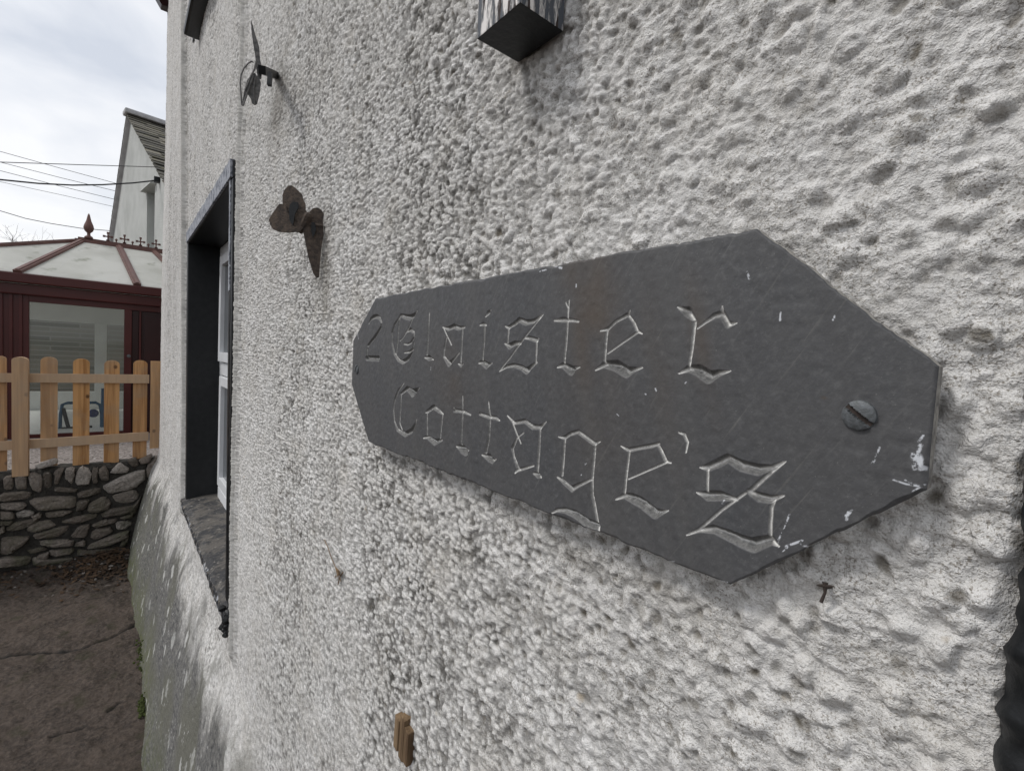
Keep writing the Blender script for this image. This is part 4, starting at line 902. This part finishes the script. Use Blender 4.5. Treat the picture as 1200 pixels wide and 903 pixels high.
cy = yk[0]; crs = None
while cy < yE-.1:
    mb = MB(); s_ = .042; z0 = fz
    mb.box((RX-.006, cy-.008, z0), (RX+.006, cy+.008, z0+.115)); mb.box((RX-.0055, cy-s_, z0+.055), (RX+.0055, cy-.008, z0+.072)); mb.box((RX-.0055, cy+.008, z0+.055), (RX+.0055, cy+s_, z0+.072))
    for dy, dz in ((-s_, .0635), (s_, .0635), (0, .115)): mb.box((RX-.007, cy+dy-.014, z0+dz-.014), (RX+.007, cy+dy+.014, z0+dz+.014))
    mb.box((RX-.006, cy-.02, z0+.0), (RX+.006, cy+.02, z0+.02)); o = mb.build('crest_cross', M['maroon_roof'], cs)
    cm = cy+dyk/2; mb = MB(); mb.lathe((RX, cm, fz), [(.008, 0), (.008, .02), (.018, .035), (.006, .055)], n=8); mb.build('crest_knob', M['maroon_roof'], cs); cy += dyk
# inside: far glazing with cream frames and the pale stone wall beyond
bf_ = MB(); bx = BK+.08
zA, zB = at(90, 378, 0, bx)[2], at(90, 366, 0, bx)[2]
bf_.box((bx, yC+.1, zA), (bx+.05, yE, eB+.05))
yv = at(118, 430, 0, bx)[1]
bf_.box((bx-.001, yv-.075, .6), (bx+.055, yv+.075, zA)); yv2 = at(36, 430, 0, bx)[1]; bf_.box((bx-.001, yv2-.25, .6), (bx+.05, yv2-.1, zA)); bf_.box((bx-.002, yC+.1, .60), (bx+.052, yE, .92)); bf_.box((bx-.002, yv+.95, .92), (bx+.05, yv+1.05, zA)); bf_.build('rear_frame', M['cream'], cs, bevel=.004)
fl_ = MB(); fl_.box((BK, yC, .60), (KX-.05, yE, .635)); fl_.build('floor', M['cream'], cs)
sw2 = MB(); sw2.box((BK-1.6, -3.6, .0), (BK-1.45, 3.5, 2.55)); o2 = sw2.build('boundary_wall', M['palestone']); finish(o2, 'pale coursed stone wall seen through the conservatory glass', 'wall')
# blue tubular frame with a dark seat inside
bi = empty('exercise_frame', (KX-.7, -.8, .635), 'blue tubular metal frame with a dark seat behind the conservatory glass', 'exercise frame')
IX = KX-.6
ip = lambda x, y: at(x, y, 0, IX)
mb = MB(); mb.tube([ip(70, 512), ip(71, 485), ip(73, 474), ip(79, 472), ip(112, 471.5), ip(117, 474), ip(119, 484), ip(119, 512)], .018, 10); mb.tube([ip(122, 455), ip(120, 512)], .03, 10); mb.tube([ip(70, 508), ip(119, 508)], .016, 8)
mb.build('tube_frame', M['blue'], bi, smooth=True)
mb = MB(); mb.tube([ip(74, 478), ip(79, 497), ip(83, 508)], .022, 8); mb.tube([ip(72, 503), ip(108, 501)], .03, 8); mb.build('seat', M['seatdark'], bi, smooth=True)
mb = MB(); c = ip(109.5, 484); r = .055; mb.lathe(c, [(r*math.sin(t), -r*math.cos(t)) for t in np.linspace(.05, 3.09, 12)], n=16); mb.build('ball', simple('deep_blue', (.02, .03, .16), None, .3), bi, smooth=True)

# ------------------------------------------------------------------ NEIGHBOUR'S GABLE
gd = ray(-17, 390); gd = gd*[1, 1, 0]; gd /= np.linalg.norm(gd)       # along the gable, away from us
gn = np.array([gd[1], -gd[0], 0]);
if gn @ (CP-np.array([-12., 0, 0])) < 0: gn = -gn
Q0 = at(190, 203, 0, -10.5)
gq = lambda x, y: atp(x, y, Q0, gn)
ap, nb, fb = gq(153.5, 139), gq(191, 207), gq(134, 270)
print('gable', ap, nb, fb)
# symmetric about the apex
hw = (ap-nb)@gd; slope = (ap[2]-nb[2])/hw
fw = (fb-ap)@gd; fz_ = (ap[2]-fb[2])
nh = empty('neighbour_house', (ap[0], ap[1], 0), 'white neighbouring house with steep mossy slate roof and narrow gable window, beyond the conservatory', 'house')
nw = (ap[2]-3.6)/slope; fw2 = fw*(ap[2]-3.6)/fz_
def gp(u, z, dpt=0.): p = ap+gd*u-gn*dpt; return np.array([p[0], p[1], z])
e1, e2 = 3.6, 3.6
mb = MB(); L = 7.
pent = [(-nw, 0), (-nw, e1), (0, ap[2]), (fw2, e2), (fw2, 0)]
# near wall with a window opening left in it
wa, wb_ = gq(172.5, 225), gq(181.5, 222)
u0, u1 = sorted(((wa-ap)@gd, (wb_-ap)@gd)); wzt = gq(177, 221)[2]; wzb = wzt-1.35
def gz_top(u): return ap[2]+(u*slope if u < 0 else -u*(fz_/fw))
fr_ = [[(-nw, 0), (u0, 0), (u0, gz_top(u0)), (-nw, e1)], [(u0, 0), (u1, 0), (u1, wzb), (u0, wzb)], [(u0, wzt), (u1, wzt), (u1, gz_top(u1)), (u0, gz_top(u0))]]
if u1 < 0: fr_ += [[(u1, 0), (0, 0), (0, ap[2]), (u1, gz_top(u1))], [(0, 0), (fw2, 0), (fw2, e2), (0, ap[2])]]
else: fr_ += [[(u1, 0), (fw2, 0), (fw2, e2), (u1, gz_top(u1))]]
for q in fr_: mb.add([gp(u, z) for u, z in q], [tuple(range(len(q)))])
for (a, b) in (((-nw, 0), (-nw, e1)), ((fw2, 0), (fw2, e2))): mb.add([gp(*a), gp(*b), gp(*b, L), gp(*a, L)], [(0, 1, 2, 3)])
mb.add([gp(u, z, L) for u, z in pent], [tuple(range(5))])
dd_ = .16
for (a, b) in (((u0, wzb), (u0, wzt)), ((u0, wzt), (u1, wzt)), ((u1, wzt), (u1, wzb)), ((u1, wzb), (u0, wzb))): mb.add([gp(*a), gp(*b), gp(*b, dd_), gp(*a, dd_)], [(0, 1, 2, 3)])
mb.build('wall', M['cottage_white'], nh, recalc=False)
mb = MB(); mb.add([gp(u0, wzb, dd_), gp(u1, wzb, dd_), gp(u1, wzt, dd_), gp(u0, wzt, dd_)], [(0, 1, 2, 3)]); mb.build('window', simple('grey_blind', (.30, .31, .30), None, .4), nh, recalc=False)
mb = MB(); mb.hexa([gp(u0-.12, wzt, -.09), gp(u1+.12, wzt, -.09), gp(u1+.12, wzt, .0), gp(u0-.12, wzt, .0), gp(u0-.12, wzt+.05, -.07), gp(u1+.12, wzt+.05, -.07), gp(u1+.12, wzt+.07, .0), gp(u0-.12, wzt+.07, .0)]); mb.build('window_drip', M['cottage_white'], nh)
# verges and slated slopes
vg = MB()
for (ua, za, ub, zb) in ((0, ap[2], fw2+.1, e2-.1*fz_/fw),):
    vg.hexa([gp(ua, za, -.07), gp(ub, zb, -.07), gp(ub, zb, .25), gp(ua, za, .25), gp(ua, za+.17, -.07), gp(ub, zb+.17, -.07), gp(ub, zb+.17, .25), gp(ua, za+.17, .25)])
vg.build('verge', M['verge'], nh)
rf = MB(); nco = 34
sl_len = math.hypot(nw+.2, (nw+.2)*slope)
for sgn, W_, S_l in ((-1, nw+.2, slope), (1, fw2+.12, fz_/fw)):
    nrm_up = (gd*sgn*S_l+np.array([0, 0, 1.])); nrm_up /= np.linalg.norm(nrm_up)
    for k in range(nco):
        ua = W_*k/nco; ub = W_*(k+1.25)/nco
        v0 = -.08
        while v0 < L:
            wv = random.uniform(.22, .42); lift = random.uniform(.008, .035); g0 = .006
            A = [gp(sgn*ua, ap[2]-ua*S_l+.06, v0), gp(sgn*ua, ap[2]-ua*S_l+.06, v0+wv-g0), gp(sgn*ub, ap[2]-ub*S_l+.06, v0+wv-g0), gp(sgn*ub, ap[2]-ub*S_l+.06, v0)]
            A[2] = A[2]+nrm_up*lift; A[3] = A[3]+nrm_up*lift*random.uniform(.6, 1.3)
            rf.add(A+[a-nrm_up*.018 for a in A], [(0, 1, 2, 3), (7, 6, 5, 4), (0, 4, 5, 1), (1, 5, 6, 2), (2, 6, 7, 3), (3, 7, 4, 0)], 0, random.random()**1.5); v0 += wv
rf.build('roof', M['roof'], nh, recalc=True)
mb = MB(); pr = gp(0, ap[2]+.10, -.12); qr = gp(0, ap[2]+.10, L); mb.bar(pr, qr, .30, .10); mb.build('ridge', M['verge'], nh, bevel=.03)

# ------------------------------------------------------------------ WIRES
def wire(pts, r, lab, rot=None):
    P = []
    for k in range(len(pts)-1):
        a, b = np.array(pts[k]), np.array(pts[k+1])
        for t in np.linspace(0, 1, 12, endpoint=(k == len(pts)-2)): P.append(a+(b-a)*t)
    mb = MB(); mb.tube(P, r, 6); return finish(mb.build('overhead_wire', M['wire'], recalc=False), lab, 'wire', 'overhead wires across the sky')
def far(x, y, X=-26): return at(x, y, 0, X)
h1, h2 = gq(186, 196.5), gq(187, 212)
h1 = h1+gn*.03; h2 = h2+gn*.03
n1 = at(-90, 187.5, 0, -11.5); n2 = at(-90, 207, 0, -11.5)
def quadpts(px, X): return [far(x, y, X) for x, y in px]
def lerpw(pxs, A, B):
    out = []
    for x, y in pxs:
        t = (x-pxs[0][0])/(pxs[-1][0]-pxs[0][0]); Xp = A+(B-A)*t; out.append(at(x, y, 0, Xp))
    return out
wire(lerpw([(-90, 187.5), (0, 190), (90, 193), (186, 196.5)], -9.5, h1[0])[:-1]+[h1], .006, 'thin level wire to the gable, higher of two fixed to the neighbouring house')
wire(lerpw([(-90, 203), (0, 210.5), (45, 215), (85, 217), (120, 216.5), (155, 214.5), (187, 212)], -9.5, h2[0])[:-1]+[h2], .012, 'thick dark sagging cable fixed to the gable of the neighbouring house')
wire(quadpts([(-90, 155), (0, 177.5), (70, 197), (140, 216), (230, 240)], -26), .010, 'topmost of the slanting wires passing behind the neighbouring house')
wire(quadpts([(-90, 168), (0, 190), (70, 208), (140, 225), (230, 246)], -26), .010, 'second slanting wire from the top, passing behind the neighbouring house')
wire(quadpts([(-90, 181), (0, 200), (70, 218), (140, 235), (230, 256)], -26), .010, 'third slanting wire from the top, passing behind the neighbouring house')
wire(quadpts([(-90, 193), (0, 213), (70, 228), (137, 243), (230, 262)], -26), .008, 'lowest of the four close slanting wires behind the neighbouring house')
wire(quadpts([(-90, 224), (0, 247), (30, 256), (60, 262), (95, 267.5), (130, 270.5), (190, 274)], -24), .013, 'dark cable sagging just above the conservatory roof finial')
mb = MB(); c = h2; mb.box((c[0]-.05, c[1]-.05, c[2]-.04), (c[0]+.05, c[1]+.05, c[2]+.05)); mb.tube([c, c-gn*.1], .015, 6); mb.build('cable_hook', M['black'], nh)

# ------------------------------------------------------------------ BARE TREES
def btree(px, ytop, Xd, spread, lab, seed, lim=6):
    rnd = random.Random(seed); top = at(px, ytop, 0, Xd); base = np.array([top[0], top[1], .0]); Ht = top[2]
    t = empty('bare_tree', tuple(base), lab, 'tree', 'bare trees beyond the conservatory')
    tk = MB(); cr_ = MB()
    fork = base+np.array([0, 0, Ht*.45]); tk.tube([base, base+[.04, .05, Ht*.2], fork], [.13, .10, .075], 9)
    def br(p, d, L, r, lev):
        n = 4; pts = [p]; q = p
        for k in range(n): d = d+np.array([rnd.gauss(0, .13), rnd.gauss(0, .16), rnd.gauss(.03, .10)]); d /= np.linalg.norm(d); q = q+d*L/n; pts.append(q)
        cr_.tube(pts, [r*(1-.5*k/n) for k in range(n+1)], 5)
        if lev < lim-1:
            for k in range(2 if lev else 3):
                a = rnd.uniform(.35, .8)*(1 if rnd.random() < .5 else -1); nd = d+np.array([rnd.gauss(0, .5), rnd.gauss(0, .55)*spread, rnd.gauss(.05, .3)]); nd /= np.linalg.norm(nd); br(pts[rnd.choice((2, 3, 4))], nd, L*rnd.uniform(.62, .85), r*.55, lev+1)
    for k in range(5):
        d = np.array([rnd.gauss(0, .4), rnd.gauss(0, .5)*spread, 1.]); d /= np.linalg.norm(d); br(fork, d, Ht*.22, .045, 0)
    tk.build('trunk', M['bark'], t, smooth=True); o = cr_.build('crown', M['bark'], t, recalc=False)
    a = np.array(cr_.v); s_ = (Ht-fork[2])/(a[:, 2].max()-fork[2]); o.data.vertices.foreach_set('co', (np.stack([a[:, 0], a[:, 1], fork[2]+(a[:, 2]-fork[2])*s_], 1)).astype('f').ravel()); o.data.update()
btree(10, 259, -20, 1., 'leafless grey tree rising above the left end of the conservatory roof', 3)
btree(43, 283, -24, .6, 'small leafless treetop just showing over the conservatory roof, right of the taller one', 8, 5)

# ------------------------------------------------------------------ LIGHT AND SKY
sun_el, sun_az = R_(52), R_(205)     # azimuth measured from +Y towards +X
sd = Vector((math.sin(sun_az)*math.cos(sun_el), math.cos(sun_az)*math.cos(sun_el), math.sin(sun_el)))
sl = bpy.data.lights.new('sun', 'SUN'); sl.energy = 1.5; sl.angle = R_(12); sl.color = (1, .975, .94)
so = bpy.data.objects.new('sun', sl); C.objects.link(so); so.rotation_euler = sd.to_track_quat('Z', 'Y').to_euler(); so.location = (0, -6, 8)
w = bpy.data.worlds.new('World'); S.world = w; w.use_nodes = True; nt_ = w.node_tree; N = nt_.nodes; Lk = nt_.links
bg0 = N['Background']; out = N['World Output']
sky = N.new('ShaderNodeTexSky'); sky.sky_type = 'NISHITA'; sky.sun_disc = False; sky.sun_elevation = sun_el; sky.sun_rotation = sun_az
sky.air_density = 1.; sky.dust_density = 3.
bg0.inputs['Strength'].default_value = .015; Lk.new(sky.outputs[0], bg0.inputs['Color'])
tc = N.new('ShaderNodeTexCoord'); mp = N.new('ShaderNodeMapping'); mp.inputs['Rotation'].default_value = (R_(10), R_(18), R_(40)); mp.inputs['Scale'].default_value = (1.3, 1.1, 3.2)
Lk.new(tc.outputs['Generated'], mp.inputs[0])
no = N.new('ShaderNodeTexNoise'); no.inputs['Scale'].default_value = 2.0; no.inputs['Detail'].default_value = 6; no.inputs['Roughness'].default_value = .5; no.inputs['Distortion'].default_value = .5
Lk.new(mp.outputs[0], no.inputs['Vector'])
rp2 = N.new('ShaderNodeValToRGB'); e = rp2.color_ramp.elements; e[0].position = .36; e[0].color = (.60, .635, .70, 1); e[1].position = .62; e[1].color = (.90, .90, .91, 1)
e.new(.5).color = (.76, .78, .82, 1)
Lk.new(no.outputs['Fac'], rp2.inputs[0])
bg1 = N.new('ShaderNodeBackground'); bg1.inputs['Strength'].default_value = .93; Lk.new(rp2.outputs[0], bg1.inputs['Color'])
ad = N.new('ShaderNodeAddShader'); Lk.new(bg0.outputs[0], ad.inputs[0]); Lk.new(bg1.outputs[0], ad.inputs[1]); Lk.new(ad.outputs[0], out.inputs['Surface'])

# ------------------------------------------------------------------ CAMERA
cd = bpy.data.cameras.new('camera'); cam = bpy.data.objects.new('camera', cd); C.objects.link(cam)
cd.sensor_width = 36; cd.sensor_fit = 'HORIZONTAL'; cd.lens = 36*FPX/1200; cd.clip_start = .01; cd.clip_end = 2000
mat = Matrix((tuple(cR), tuple(cU), tuple(-cF))).transposed().to_4x4(); mat.translation = Vector(CP.tolist()); cam.matrix_world = mat
S.camera = cam
S.view_settings.view_transform = 'Standard'; S.view_settings.look = 'None'; S.view_settings.exposure = .15; S.view_settings.gamma = 1
S.render.engine = 'CYCLES'; S.render.resolution_x = 1024; S.render.resolution_y = 770
